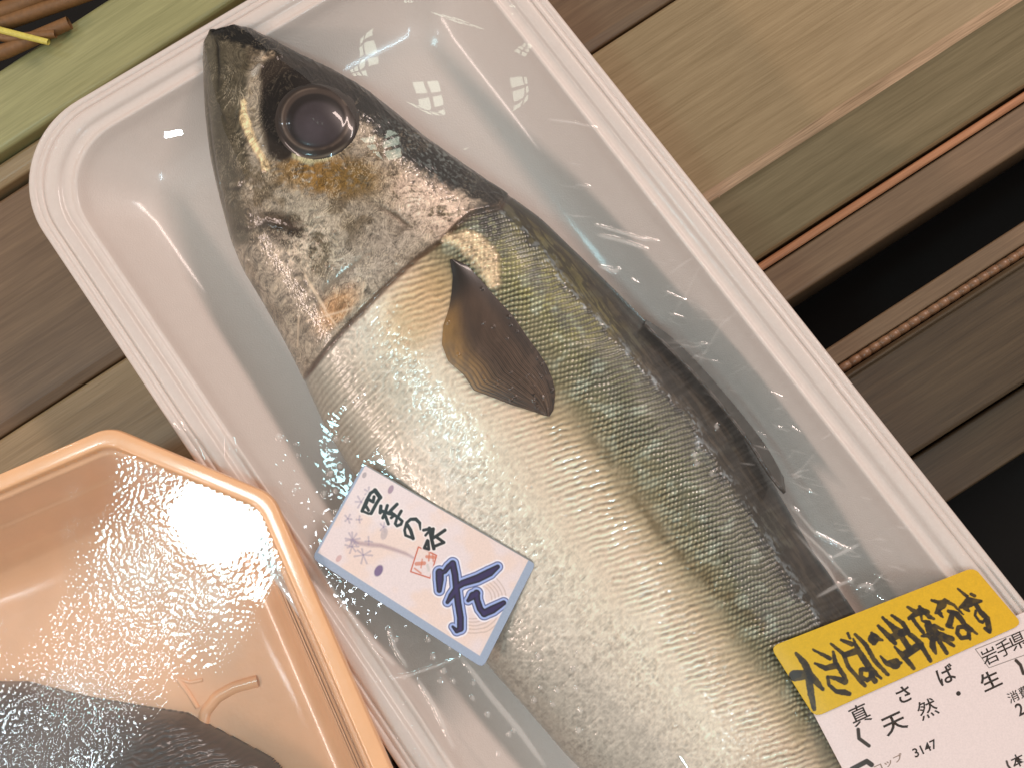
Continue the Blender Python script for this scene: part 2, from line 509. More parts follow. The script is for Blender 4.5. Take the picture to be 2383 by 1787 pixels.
for k, (pts, r, mm) in enumerate([
        ([(-260, -10), (0, 66), (105, 92)], 0.0011, M_straw_y),
        ([(-260, 110), (-20, 60), (240, -30)], 0.0026, M_straw_b),
        ([(-300, 60), (0, 28), (220, -60)], 0.0030, M_straw_b),
        ([(-260, 190), (10, 112), (150, 50)], 0.0024, M_straw_b),
        ([(-200, -60), (60, -10), (300, -70)], 0.0026, M_straw_b),
        ([(-260, 20), (20, 84), (120, 74)], 0.0015, M_straw_b)]):
    w = np.stack([D(x, y, 0.0045 + (0.004 if mm is M_straw_y else 0.0006 * k)) for x, y in pts])
    vv, qq = tube(w, r)
    link("stalk", mesh_np("stalk", vv, qq), mm, straw)


# ------------------------------------------------------------------ trays (rings of a rounded polygon)
def inset_poly(poly, d):
    """poly counter-clockwise (n,2); every side moved inward by d"""
    n = len(poly); out = []
    for i in range(n):
        p0, p1, p2 = poly[i - 1], poly[i], poly[(i + 1) % n]
        e1 = (p1 - p0) / np.linalg.norm(p1 - p0); e2 = (p2 - p1) / np.linalg.norm(p2 - p1)
        n1 = np.array([-e1[1], e1[0]]); n2 = np.array([-e2[1], e2[0]])
        A = np.array([[e1[0], -e2[0]], [e1[1], -e2[1]]])
        b = (p1 + n2 * d) - (p1 + n1 * d)
        t = np.linalg.solve(A, b)
        out.append(p1 + n1 * d + e1 * t[0])
    return np.array(out)


def ring(poly, d, r, arc=14, seg=26):
    q = inset_poly(poly, d); n = len(q); pts = []; starts = []
    rr = r if hasattr(r, '__len__') else [r] * n
    A = []
    for i in range(n):
        p0, p1, p2 = q[i - 1], q[i], q[(i + 1) % n]
        e1 = (p1 - p0) / np.linalg.norm(p1 - p0); e2 = (p2 - p1) / np.linalg.norm(p2 - p1)
        ang = math.acos(np.clip(e1 @ e2, -1, 1)); tl = rr[i] * math.tan(ang / 2)
        a = p1 - e1 * tl; c = a + np.array([-e1[1], e1[0]]) * rr[i]
        s0 = math.atan2(*(a - c)[::-1])
        A.append(np.array([c + rr[i] * np.array([math.cos(s0 + ang * k / arc), math.sin(s0 + ang * k / arc)]) for k in range(arc + 1)]))
    for i in range(n):
        pts.append(A[i])
        a, b = A[i][-1], A[(i + 1) % n][0]
        t = np.linspace(0, 1, seg + 1)[1:-1, None]
        pts.append(a * (1 - t) + b * t)
    return np.concatenate(pts)


def line_x(p1, p2, p3, p4):
    d1 = p2 - p1; d2 = p4 - p3
    t = np.linalg.solve(np.array([[d1[0], -d2[0]], [d1[1], -d2[1]]]), p3 - p1)
    return p1 + d1 * t[0]


def sweep(name, poly, prof, rfun, m, parent, arc=14, seg=40, lift=None, cap=True):
    rings = []
    for d, z in prof:
        r2 = ring(poly, d, rfun(d), arc, seg)
        rings.append(np.concatenate([r2, np.full((len(r2), 1), z)], 1))
    v = np.array(rings); nr, m_, _ = v.shape
    q = grid_quads(nr, m_, wrap=True)
    vv = v.reshape(-1, 3)
    if cap:
        c = vv[-m_:].mean(0)
        vv = np.concatenate([vv, c[None]])
        ci = len(vv) - 1; b = (nr - 1) * m_
        fan = np.array([[b + j, ci, ci, b + (j + 1) % m_] for j in range(m_)])
    else:
        fan = None
    if lift is not None:
        vv = lift(vv)
    me = bpy.data.meshes.new(name)
    faces = [tuple(x) for x in q.tolist()] + ([(int(f[0]), int(f[1]), int(f[3])) for f in fan] if cap else [])
    me.from_pydata([tuple(x) for x in vv.tolist()], [], faces)
    me.update()
    me.polygons.foreach_set("use_smooth", np.ones(len(me.polygons), bool)); me.update()
    return link(name, me, m, parent)


def smooth_prof(pts, n=90):
    """dense rounded version of a coarse profile (corner cutting)"""
    p = np.asarray(pts, float)
    for _ in range(2):
        q = [p[0]]
        for a, b in zip(p[:-1], p[1:]):
            q += [a * 0.75 + b * 0.25, a * 0.25 + b * 0.75]
        q.append(p[-1]); p = np.array(q)
    return p


ZR = 0.028                           # rim of the white tray
ZF = 0.0125                          # its floor
Lp1, Lp2 = D(65, 464, ZR)[:2], D(405, 975, ZR)[:2]
Tp1, Tp2 = D(111, 247, ZR)[:2], D(529, 0, ZR)[:2]
Rp1, Rp2 = D(1207, 27, ZR)[:2], D(2210, 1290, ZR)[:2]
cTL = line_x(Lp1, Lp2, Tp1, Tp2); cTR = line_x(Tp1, Tp2, Rp1, Rp2)
dirL = (Lp2 - Lp1) / np.linalg.norm(Lp2 - Lp1); dirR = (Rp2 - Rp1) / np.linalg.norm(Rp2 - Rp1)
TL_LEN = 0.345
cBL = cTL + dirL * TL_LEN; cBR = cTR + dirR * TL_LEN
tray_poly = np.array([cTL, cBL, cBR, cTR])                      # counter-clockwise seen from above
RC = 0.023
M_foam = simple("white_foam", rgba((221, 206, 197)), 0.42, coat=0.5, noise_scale=300, var=0.03, bump=0.25, bscale=2600, coat_rough=0.12)
tray = thing("fish_tray", "white foam tray wrapped in clear film holding the whole mackerel", "tray")
mm_ = 0.001
prof = [(9 * mm_, 0.0008), (7 * mm_, 0.002), (1.6 * mm_, ZR - 0.006), (0.9 * mm_, ZR - 0.0022), (0.1 * mm_, ZR - 0.0018), (0, ZR - 0.0008), (0.5 * mm_, ZR),
        (1.3 * mm_, ZR + 0.0001), (1.75 * mm_, ZR - 0.0001), (1.95 * mm_, ZR - 0.0004), (2.2 * mm_, ZR - 0.0001), (2.9 * mm_, ZR + 0.0002), (3.3 * mm_, ZR), (3.5 * mm_, ZR - 0.0005), (3.8 * mm_, ZR + 0.0001),
        (4.4 * mm_, ZR + 0.0005), (6.2 * mm_, ZR + 0.0004), (6.9 * mm_, ZR), (7.6 * mm_, ZR - 0.0009), (9.2 * mm_, ZR - 0.0011), (9.8 * mm_, ZR - 0.0006), (10.5 * mm_, ZR - 0.0004),
        (11.1 * mm_, ZR - 0.0012), (12.8 * mm_, ZR - 0.0042), (20 * mm_, ZR - 0.0115), (24 * mm_, ZF + 0.0014), (29 * mm_, ZF), (36 * mm_, ZF), (44 * mm_, ZF)]
tprof = smooth_prof(prof)
sweep("tray_body", tray_poly, tprof, lambda d: max(RC - 0.62 * d, 0.004), M_foam, tray, arc=20, seg=60)

# ------------------------------------------------------------------ the mackerel
AX = np.array([0.604, 0.797]); AX /= np.linalg.norm(AX)
PB = np.array([AX[1], -AX[0]])                                   # towards the back of the fish
OR = np.array([472.0, 74.0])
dors = [(470, 63), (510, 55), (545, 64), (600, 92), (650, 120), (720, 153), (790, 193), (850, 240), (920, 298), (1000, 355), (1080, 410), (1170, 475), (1230, 533), (1290, 590),
        (1350, 650), (1420, 722), (1490, 792), (1550, 857), (1605, 930), (1650, 1010), (1702, 1100), (1750, 1182), (1800, 1252), (1840, 1312), (1930, 1450), (2030, 1610), (2120, 1770), (2190, 1930), (2240, 2060)]
vent = [(446, 78), (440, 95), (439, 130), (446, 250), (457, 340), (470, 400), (488, 470), (503, 525), (530, 590), (570, 655), (618, 740), (658, 818), (706, 925), (760, 1015), (830, 1117), (900, 1225), (980, 1338),
        (1066, 1448), (1144, 1535), (1225, 1630), (1340, 1740), (1500, 1860), (1680, 1960), (1860, 2040), (2050, 2110), (2160, 2150)]


def ab(p):
    p = np.asarray(p, float) - OR
    return p @ AX, p @ PB


da, db = ab(dors); va, vb = ab(vent)
A_END = 2520.0
da = np.append(da, A_END); db = np.append(db, -90.0); va = np.append(va, A_END); vb = np.append(vb, -150.0)
o_ = np.argsort(da); da, db = da[o_], db[o_]
o_ = np.argsort(va); va, vb = va[o_], vb[o_]
A0 = min(da.min(), va.min()) - 4
NA = 1380
tt = np.linspace(0, 1, NA)
A_ST = A0 + (A_END - A0) * np.where(tt < 0.06, (tt / 0.06) ** 2 * 0.012, 0.012 + (tt - 0.06) / 0.94 * 0.988)


def smooth1(y, k):
    ker = np.hanning(2 * k + 3)[1:-1]; ker /= ker.sum()
    return np.convolve(np.pad(y, k, mode='edge'), ker, mode='valid')


BD = np.interp(A_ST, da, db); BV = np.interp(A_ST, va, vb)
i0 = 66
mid0 = 0.5 * (BD[0] + BV[0])
BDs = smooth1(BD, 14); BVs = smooth1(BV, 14)
BD = np.where(A_ST < 40, BD, BDs); BV = np.where(A_ST < 40, BV, BVs)
# close the snout
f_ = np.sqrt(np.clip(1 - ((14 - np.clip(A_ST - A0, 0, 14)) / 14) ** 2, 0, 1))
BM = (BD + BV) / 2; HB = (BD - BV) / 2
HB = HB * np.maximum(f_, 0.02)
TA = [-12, 0, 30, 80, 200, 400, 700, 1100, 1500, 1900, 2350, 2520]
TV = [0.0006, 0.0018, 0.0036, 0.0060, 0.0105, 0.0148, 0.0182, 0.0200, 0.0188, 0.0150, 0.0055, 0.0035]
ZC = [0.0288, 0.0288, 0.0284, 0.0276, 0.0256, 0.0228, 0.0208, 0.0200, 0.0190, 0.0175, 0.0120, 0.0110]


def fish_T(a):
    return np.interp(a, TA, TV)


def fish_zc(a):
    return np.interp(a, TA, ZC)


NT = 400
th = np.linspace(0, math.pi, NT)
Ag, Th = np.meshgrid(A_ST, th, indexing='ij')
cosT, sinT = np.cos(Th), np.sin(Th)
Bg = BM[:, None] + HB[:, None] * cosT
X = OR[0] + Ag * AX[0] + Bg * PB[0]; Y = OR[1] + Ag * AX[1] + Bg * PB[1]       # flat plan of the fish side, 2212-wide units (0.1 mm each)
Tz = smooth1(fish_T(A_ST), 25)[:, None]; Zc = smooth1(fish_zc(A_ST), 25)[:, None]
W0 = D(X, Y, np.broadcast_to(Zc, X.shape))
Z0 = Zc + Tz * np.abs(sinT) ** 0.92
V3 = np.stack([W0[..., 0], W0[..., 1], Z0], -1)
VN = (Bg - (BM - HB)[:, None]) / np.maximum(2 * HB[:, None], 1e-6)                # 0 belly .. 1 back

# --- relief and colour of the skin -----------------------------------------
gill = [(640, 838), (691, 806), (745, 757), (804, 704), (870, 640), (933, 583), (974, 552), (1000, 520), (1030, 490), (1087, 470), (1100, 430), (1060, 380)]
gd, gs, ga = pdist(X, Y, gill)
head = np.where(gs < 0, 1.0, 0.0)
a_, b_ = Ag, Bg
# decide the side that holds the snout
if head[40, NT // 2] < 0.5:
    head = 1 - head
gsd = np.where(head > 0.5, gd, -gd)                                              # + on the head
headm = sstep(-2, 2, gsd)
disp = np.zeros_like(X)
lin = lambda c: srgb(c)
col = np.zeros(X.shape + (3,))

wob = 26 * (fbm(X / 90, Y / 90, 5, 3) - 0.5)
vn = VN + (wob / 620) + 0.03 * (fbm(X / 25, Y / 25, 8, 3) - 0.5)
shf = np.interp(a_, [420, 620, 850, 1050], [0.078, 0.066, 0.032, 0.016])
vn = vn - shf * sstep(0.70, 0.86, VN)
stops = [0.0, 0.10, 0.25, 0.40, 0.52, 0.60, 0.67, 0.75, 0.845, 0.862, 0.93, 0.962, 0.975, 1.0]
cols = [(158, 152, 140), (182, 176, 164), (204, 194, 180), (214, 198, 178), (214, 190, 166), (184, 164, 134), (136, 128, 100), (120, 120, 98), (104, 101, 84), (84, 73, 58), (78, 66, 52), (64, 53, 42), (22, 19, 15), (18, 15, 12)]
cl = np.array([lin(c) for c in cols])
body = np.stack([np.interp(vn, stops, cl[:, k]) for k in range(3)], -1)


def tint(c, mask, color, amt=1.0):
    m = (np.clip(mask, 0, 1) * amt)[..., None]
    return c * (1 - m) + lin(color) * m


def mul(c, f):
    return c * f[..., None]


# greenish gold flank behind the head, grey belly towards the throat
body = tint(body, blob(X, Y, 1180, 620, 210, 70, 50, 0.7) * fbm(X / 22, Y / 22, 3, 3) * 1.5, (158, 150, 78), 0.55)
body = tint(body, blob(X, Y, 930, 700, 90, 60, 120, 0.6), (196, 152, 82), 0.45)
body = tint(body, blob(X, Y, 780, 900, 130, 150, 50, 0.6), (168, 160, 142), 0.5)
# lateral line and cloudy darker trail
lat = [(1090, 500), (1160, 620), (1240, 735), (1320, 850), (1400, 955), (1500, 1095), (1600, 1270), (1720, 1440), (1850, 1640)]
low = [(1285, 955), (1330, 1020), (1375, 1085), (1420, 1150), (1490, 1220), (1600, 1310), (1690, 1400)]
n1 = fbm(X / 14, Y / 14, 21, 3)
ld, ls_, _ = pdist(X + 16 * (n1 - 0.5), Y + 16 * (n1 - 0.5), lat)
body = tint(body, np.exp(-(ld / 16) ** 2) * sstep(0.3, 0.6, fbm(X / 26, Y / 26, 4, 3)), (112, 112, 98), 0.7)
wd, _, _ = pdist(X + 18 * (n1 - 0.5), Y + 18 * (n1 - 0.5), low)
body = tint(body, np.exp(-(wd / 13) ** 2) * sstep(0.32, 0.55, fbm(X / 20, Y / 20, 14, 3)), (118, 102, 72), 0.65)
# cloudy grey green bars on the back
bars = fbm(a_ / 46 + 0.5 * fbm(X / 40, Y / 40, 2, 2), b_ / 130, 77, 3)
body = tint(body, sstep(0.55, 0.72, bars) * sstep(0.62, 0.78, VN) * (1 - sstep(0.93, 0.98, VN)), (104, 106, 92), 0.45)
body = tint(body, sstep(0.55, 0.75, fbm(X / 30, Y / 30, 9, 3)) * sstep(0.6, 0.72, VN) * (1 - sstep(0.82, 0.88, VN)), (176, 190, 176), 0.3)

# scales: diamond lattice on the back, slanting rows on the flank, crumpled foil on the belly
u = a_ + 5 * (fbm(X / 30, Y / 30, 31, 2) - 0.5); w = b_ * (1.0 / (0.55 + 0.45 * np.maximum(sinT, 0.25))) + 7 * (fbm(X / 34, Y / 34, 33, 2) - 0.5)
wx_ = X + 9 * (fbm(X / 34, Y / 34, 35, 3) - 0.5); wy_ = Y + 9 * (fbm(X / 34, Y / 34, 37, 3) - 0.5)
p1 = (wx_ * 0.30 + wy_ * 0.954) / 10.6; p2 = (w + 0.35 * u) / 10.8
s1 = np.sin(p1 * 2 * math.pi); s2 = np.sin((p2 + 0.5 * p1) * 2 * math.pi)
dia = (0.5 + 0.5 * s1) ** 0.8 * (0.45 + 0.55 * (0.5 + 0.5 * s2)) * 2 - 0.75
row = np.sin((wx_ * 0.30 + wy_ * 0.954 + 3.0 * fbm(X / 13, Y / 13, 41, 3)) * 2 * math.pi / 12.6) * (0.3 + 1.1 * fbm(X / 11, Y / 11, 43, 2))
rg1 = ridge(X / 13, Y / 13, 51, 3); worm = (ridge(X / 11, Y / 11, 51, 3) - 0.62) * 1.7 + (ridge((X + Y) / 7, (X - Y) / 17, 57, 2) - 0.6) * 1.3
wDia = sstep(0.60, 0.70, vn) * (1 - sstep(0.85, 0.875, vn))
wRow = sstep(0.40, 0.50, vn) * (1 - sstep(0.60, 0.70, vn))
wWorm = 1 - sstep(0.38, 0.5, vn)
patchy = 0.2 + 1.3 * fbm(X / 45, Y / 45, 61, 3)
rel = (wDia * dia * 1.0 + wRow * row * 0.55) * patchy + wWorm * worm * 0.55 * (0.55 + 0.6 * fbm(X / 60, Y / 60, 63, 2))
fade = (1 - blob(X, Y, 700, 960, 120, 330, -36, 0.5) * 0.85)
rel = rel * fade * (1 - headm)
body = mul(body, np.clip(1 + 0.75 * rel * (wDia * 1.25 + wRow * 0.9 + wWorm * 0.7) + 0.22 * (fbm(X / 5, Y / 5, 71, 2) - 0.5), 0.22, 1.7))
disp += rel * (wDia * 0.00017 + wRow * 0.00013 + wWorm * 0.00015)
strip = sstep(0.86, 0.872, vn) * (1 - headm)
body = mul(body, 1 + strip * (0.9 * (fbm(a_ / 60, b_ / 9, 91, 3) - 0.5)))
body = tint(body, strip * sstep(0.6, 0.72, ridge(a_ / 50, b_ / 7, 93, 2)) * (1 - sstep(0.955, 0.97, VN)), (40, 34, 28), 0.6)
fleck = np.exp(-((vn - 0.862) / 0.014) ** 2) * sstep(0.5, 0.66, fbm(a_ / 14, b_ / 6, 95, 3)) * (1 - headm)
body = tint(body, fleck, (150, 160, 164), 0.75)
body = tint(body, np.exp(-((vn - 0.85) / 0.016) ** 2) * sstep(0.52, 0.6, fbm(a_ / 24, b_ / 9, 97, 3)), (44, 44, 42), 0.7)
# fine ribs on the throat behind the gill
rib = np.sin((a_ + 0.05 * b_ + 3 * fbm(X / 20, Y / 20, 81, 2)) * 2 * math.pi / 11.5) * blob(X, Y, 790, 900, 75, 130, -35, 0.5)
disp += rib * 0.00006 * (1 - headm); body = mul(body, 1 + 0.14 * rib * (1 - headm))

# head
hd = np.zeros_like(body) + lin((162, 148, 130))
nA = fbm(X / 40, Y / 40, 101, 4); nB = fbm(X / 11, Y / 11, 103, 3); nC = ridge(X / 16 + nA * 2, Y / 9 + nB, 105, 3)
hd = tint(hd, sstep(0.45, 0.66, nA), (112, 95, 72), 0.75)
jaw = pdist(X, Y, [(452, 80), (468, 220), (486, 330), (505, 400), (540, 520)], [90, 62, 66, 60, 50])[0]
hd = tint(hd, 1 - sstep(-8, 10, jaw), (104, 97, 80), 0.9)
snout = pdist(X, Y, [(500, 70), (520, 170), (520, 320), (545, 400)], [60, 70, 60, 40])[0]
hd = tint(hd, 1 - sstep(-6, 14, snout), (92, 83, 63), 0.85)
hd = tint(hd, blob(X, Y, 735, 415, 105, 42, 8, 0.5) * sstep(0.34, 0.62, nC), (150, 108, 38), 0.85)
hd = tint(hd, blob(X, Y, 800, 425, 60, 38, 15, 0.6), (120, 96, 48), 0.5)
hd = tint(hd, blob(X, Y, 560, 430, 50, 60, 30, 0.6) * sstep(0.4, 0.6, nB), (104, 90, 68), 0.7)
hd = tint(hd, blob(X, Y, 645, 528, 46, 30, 15, 0.55), (58, 42, 30), 0.92)
hd = tint(hd, blob(X, Y, 620, 505, 60, 18, 10, 0.6), (80, 62, 45), 0.7)
hd = tint(hd, blob(X, Y, 950, 480, 90, 60, 40, 0.6) * sstep(0.35, 0.6, nC), (214, 190, 172), 0.8)
hd = tint(hd, blob(X, Y, 830, 590, 120, 50, -40, 0.6), (178, 164, 150), 0.65)
hd = tint(hd, blob(X, Y, 760, 690, 55, 28, -42, 0.6), (200, 146, 92), 0.6)
hd = tint(hd, blob(X, Y, 640, 640, 120, 60, 60, 0.6), (160, 148, 132), 0.5)
hd = tint(hd, blob(X, Y, 690, 560, 70, 40, -30, 0.7) * sstep(0.45, 0.6, nB), (206, 186, 166), 0.6)
for pl, wd_, c_, am in [([(552, 250), (556, 290), (574, 335), (596, 372), (606, 395)], [12, 22, 18, 14, 18], (226, 196, 150), 0.9),
                        ([(590, 150), (604, 140), (618, 142)], [14, 32, 14], (206, 180, 150), 0.85),
                        ([(570, 185), (582, 170)], [14, 14], (196, 190, 180), 0.6)]:
    dd, _, _ = pdist(X, Y, pl, wd_)
    hd = tint(hd, (1 - sstep(-5, 3, dd + 8 * (nB - 0.5))), c_, am)
    disp += (1 - sstep(-6, 4, dd)) * 0.00035 * headm
# dark wet crown and mottled nape
crown = pdist(X, Y, [(480, 62), (560, 88), (660, 140), (760, 200), (840, 262), (930, 335), (1010, 395), (1070, 440)], [50, 70, 50, 62, 96, 104, 90, 60])[0]
cm = 1 - sstep(-8, 12, crown + 22 * (nB - 0.5))
hd = tint(hd, cm, (22, 18, 13), 0.98)
mot = blob(X, Y, 940, 355, 110, 44, 36, 0.5)
hd = tint(hd, mot * sstep(0.50, 0.60, fbm(a_ / 9, b_ / 4.5, 111, 3)), (124, 134, 132), 0.75)
hd = tint(hd, mot * sstep(0.52, 0.60, fbm(a_ / 7, b_ / 4, 113, 2)), (18, 16, 14), 0.9)
# smoky clear eyelid round the eye
lid = pdist(X, Y, [(625, 185), (690, 225), (740, 260)], [90, 150, 80])[0]
lid2 = pdist(X, Y, [(615, 190), (610, 270), (640, 350)], [60, 40, 70])[0]
lidm = np.maximum(1 - sstep(-10, 8, lid), 1 - sstep(-10, 8, lid2))
hd = tint(hd, lidm, (58, 44, 35), 0.95)
er = np.hypot((X - 690) * 1.0, (Y - 266) * 1.03)
hd = tint(hd, 1 - sstep(92, 112, er), (40, 31, 27), 0.95)
# pale crescent under the eye
cres = pdist(X, Y, [(668, 372), (700, 384), (735, 374), (768, 352)], [12, 20, 20, 12])[0]
hd = tint(hd, 1 - sstep(-4, 4, cres + 6 * (nB - 0.5)), (186, 178, 140), 0.9)
tw = 1.3 * (fbm(X / 70, Y / 70, 119, 2) - 0.5)
fu = X * np.cos(0.9 + tw) + Y * np.sin(0.9 + tw); fv_ = -X * np.sin(0.9 + tw) + Y * np.cos(0.9 + tw)
fib = ridge(fu / 30, fv_ / 5.0, 121, 2); fib2 = ridge(fv_ / 26 + 40, fu / 6.0, 123, 2); fib3 = ridge(X / 7, Y / 7, 125, 2)
soft_ = (1 - 0.75 * lidm) * (1 - 0.55 * (1 - sstep(-8, 10, jaw))) * (1 - 0.5 * cm)
hd = mul(hd, 0.98 * np.clip(1 + (0.85 * (fib - 0.58) + 0.7 * (fib2 - 0.6) + 0.35 * (fib3 - 0.6) + 0.45 * (nC - 0.62) + 0.5 * (nB - 0.5)) * soft_, 0.25, 2.0))
strand = sstep(0.80, 0.93, np.maximum(fib, fib2)) * soft_ * sstep(0.4, 0.6, fbm(X / 34, Y / 34, 127, 2))
hd = tint(hd, strand, (214, 196, 168), 0.5)
disp += headm * ((fib - 0.6) * 0.00007 + (fib2 - 0.6) * 0.00006 + (nC - 0.6) * 0.00005) * soft_
disp += headm * cm * 0.00035 * (ridge(a_ / 46, b_ / 12, 129, 2) - 0.6)
# mouth line, jaw line, cheek folds
for pl, wd_, dep, c_ in [([(470, 74), (480, 110), (488, 160), (490, 225)], 4.0, 0.00035, (30, 24, 18)),
                         ([(492, 225), (497, 262), (512, 290), (528, 296)], 4.0, 0.0002, (80, 72, 58)),
                         ([(452, 170), (466, 280), (484, 400), (505, 490)], 5.0, 0.0003, (86, 78, 62)),
                         ([(505, 425), (540, 432), (560, 420)], 5.0, 0.00035, (62, 50, 36)),
                         ([(520, 500), (560, 520), (610, 508), (650, 520), (700, 545)], 8.0, 0.0005, (74, 58, 42)),
                         ([(820, 470), (880, 500), (905, 522), (880, 545)], 6.0, 0.0004, (96, 80, 64)),
                         ([(640, 690), (720, 660), (800, 600), (860, 560)], 7.0, 0.0002, (136, 122, 106)),
                         ([(1030, 395), (1062, 432), (1086, 470)], 9.0, 0.0005, (28, 24, 22))]:
    dd, _, al = pdist(X + 5 * (nB - 0.5), Y + 5 * (nB - 0.5), pl)
    g = np.exp(-(dd / wd_) ** 2) * np.sin(np.clip(al, 0.02, 0.98) * math.pi) ** 0.6
    disp -= headm * g * dep * 0.6
    hd = tint(hd, g, c_, 0.75)
# hair-like scratches on the gill plate
rs = random.Random(4)
for pl in [[(700, 640), (738, 700), (775, 745), (784, 820)], [(690, 712), (760, 700), (800, 690)], [(672, 700), (664, 760)], [(690, 620), (735, 690)], [(812, 690), (818, 640)]]:
    dd, _, _ = pdist(X, Y, pl)
    g = np.exp(-(dd / 2.2) ** 2)
    hd = tint(hd, g, (212, 190, 164), 0.75)
col = body * (1 - headm[..., None]) + hd * headm[..., None]
# the gill cover edge: a raised plate with a dark red brown slit
edge_on = sstep(0.0, 0.08, ga) * (1 - sstep(0.9, 1.0, ga))
disp += np.where(gsd > 0, 0.0005 * np.exp(-(gsd / 46)), 0) * edge_on * headm
disp -= np.exp(-((gsd + 4) / 5) ** 2) * 0.0003 * edge_on
slit = np.exp(-((gsd + 3) / (4.5 + 4 * ga)) ** 2) * edge_on
col = tint(col, slit * (1 - 0.2 * ga), (96, 62, 42), 0.85)
col = tint(col, np.exp(-((gsd - 9) / 6) ** 2) * edge_on * sstep(0.1, 0.2, ga) * (1 - sstep(0.25, 0.35, ga)), (150, 150, 140), 0.5)
# shoulder girdle: bright foil patch by the fin root, dark nape edge
gp = pdist(X, Y, [(985, 550), (1030, 556), (1065, 590), (1082, 640)], [20, 52, 58, 28])[0]
gm = (1 - sstep(-8, 6, gp + 10 * (nB - 0.5))) * (1 - headm)
col = tint(col, gm, (222, 196, 160), 0.85)
col = mul(col, 1 + gm * 1.1 * (ridge(X / 9, Y / 9, 131, 2) - 0.66))
disp += gm * 0.0007
col = tint(col, blob(X, Y, 1070, 505, 26, 46, -25, 0.6) * sstep(0.4, 0.6, fbm(X / 9, Y / 9, 139, 2)), (60, 58, 56), 0.85)
col = tint(col, pdist(X, Y, [(1085, 420), (1180, 500), (1240, 560)], [40, 26, 10])[0] < 0, (44, 42, 36), 0.6)
wet = pdist(X, Y, [(1420, 1270), (1500, 1390), (1570, 1500), (1640, 1620), (1720, 1760)], [20, 50, 80, 110, 120])[0]
disp += (1 - sstep(-20, 30, wet)) * 0.00011 * (fbm(X / 6.5, Y / 6.5, 151, 2) - 0.5) * 2
rs = random.Random(21)
for _ in range(110):
    t = rs.random()
    bx = 560 + 1150 * t + rs.uniform(-60, 200); by = 420 + 1150 * t + rs.uniform(-160, 240)
    r = rs.uniform(2.2, 4.6)
    m_ = (np.abs(X - bx) < 8) & (np.abs(Y - by) < 8)
    if m_.any():
        disp[m_] += 0.00022 * np.sqrt(np.clip(1 - (np.hypot(X[m_] - bx, Y[m_] - by) / r) ** 2, 0, 1))
_l = col @ np.array([0.3, 0.55, 0.15])
col = mul(col, (np.maximum(_l, 0.003) / 0.46) ** 0.34)
col = np.clip(col, 0.003, 0.8)

ev = np.array([0, 0, 1.0])
dU = np.gradient(V3, axis=0); dW = np.gradient(V3, axis=1)
nr_ = np.cross(dU, dW); nr_ /= np.maximum(np.linalg.norm(nr_, axis=2), 1e-12)[..., None]
if nr_[NA // 2, NT // 2, 2] < 0:
    nr_ = -nr_
dampt = np.minimum(1, sinT / 0.25) * sstep(A0, A0 + 40, Ag)
V3 = V3 + nr_ * (disp * dampt)[..., None]
# eye socket: shallow dip
FZ = V3[..., 2].copy()

# underside (plain), fewer columns
NB_ = 24
thb = np.linspace(math.pi, 2 * math.pi, NB_)[1:-1]
Bb = BM[:, None] + HB[:, None] * np.cos(thb)[None]
Xb = OR[0] + A_ST[:, None] * AX[0] + Bb * PB[0]; Yb = OR[1] + A_ST[:, None] * AX[1] + Bb * PB[1]
Wb = D(Xb, Yb, np.broadcast_to(Zc, Xb.shape))
floor_clear = np.maximum(Zc - ZF - 0.0004, 0.001)
Tb = np.minimum(Tz * 0.95, np.where(A_ST[:, None] < 60, 0.0009, floor_clear))
Vb = np.stack([Wb[..., 0], Wb[..., 1], Zc + Tb * np.sin(thb)[None]], -1)
cb = np.broadcast_to(lin((170, 162, 148)), Vb.shape).copy()
edge_mix = (np.abs(np.cos(thb)) ** 3)[None, :, None]
cb = cb * (1 - edge_mix) + (np.where(np.cos(thb)[None, :, None] > 0, col[:, :1], col[:, -1:])) * edge_mix
Vall = np.concatenate([V3, Vb], 1); Call = np.concatenate([col, cb], 1)
M_skin = attr_mat("mackerel_skin", 0.38, metallic=0.25, coat=0.55, coat_rough=0.05, bump=0.15, bscale=4200, spec=0.2)
fish = thing("mackerel", "whole silver mackerel with dark eye and dark fin lying in the white tray", "fish")
fq = grid_quads(NA, Vall.shape[1], wrap=True)
me = mesh_np("fish_body", Vall.reshape(-1, 3), fq, Call.reshape(-1, 3))
# orientation check: make the skin face up
nz_ = me.polygons[(NA // 2) * Vall.shape[1] + NT // 2].normal.z
if nz_ < 0:
    me.flip_normals()
body_o = link("fish_body", me, M_skin, fish)


def fish_top(xw, yw):
    """height of the fish's upper side at world x, y (nan outside)"""
    z = np.full(np.shape(xw), 0.026)
    for _ in range(3):
        px, py = proj(np.stack([xw, yw, z], -1))
        p = np.stack([px / K - OR[0], py / K - OR[1]], -1)
        a = p @ AX; b = p @ PB
        z = fish_zc(a)
    bm = np.interp(a, A_ST, BM); hb = np.maximum(np.interp(a, A_ST, HB), 1e-3)
    c = (b - bm) / hb
    ok = (np.abs(c) < 1) & (a > A0) & (a < A_END)
    h = z + fish_T(a) * np.sqrt(np.clip(1 - c * c, 0, 1)) ** 0.92
    return np.where(ok, h, -1.0)


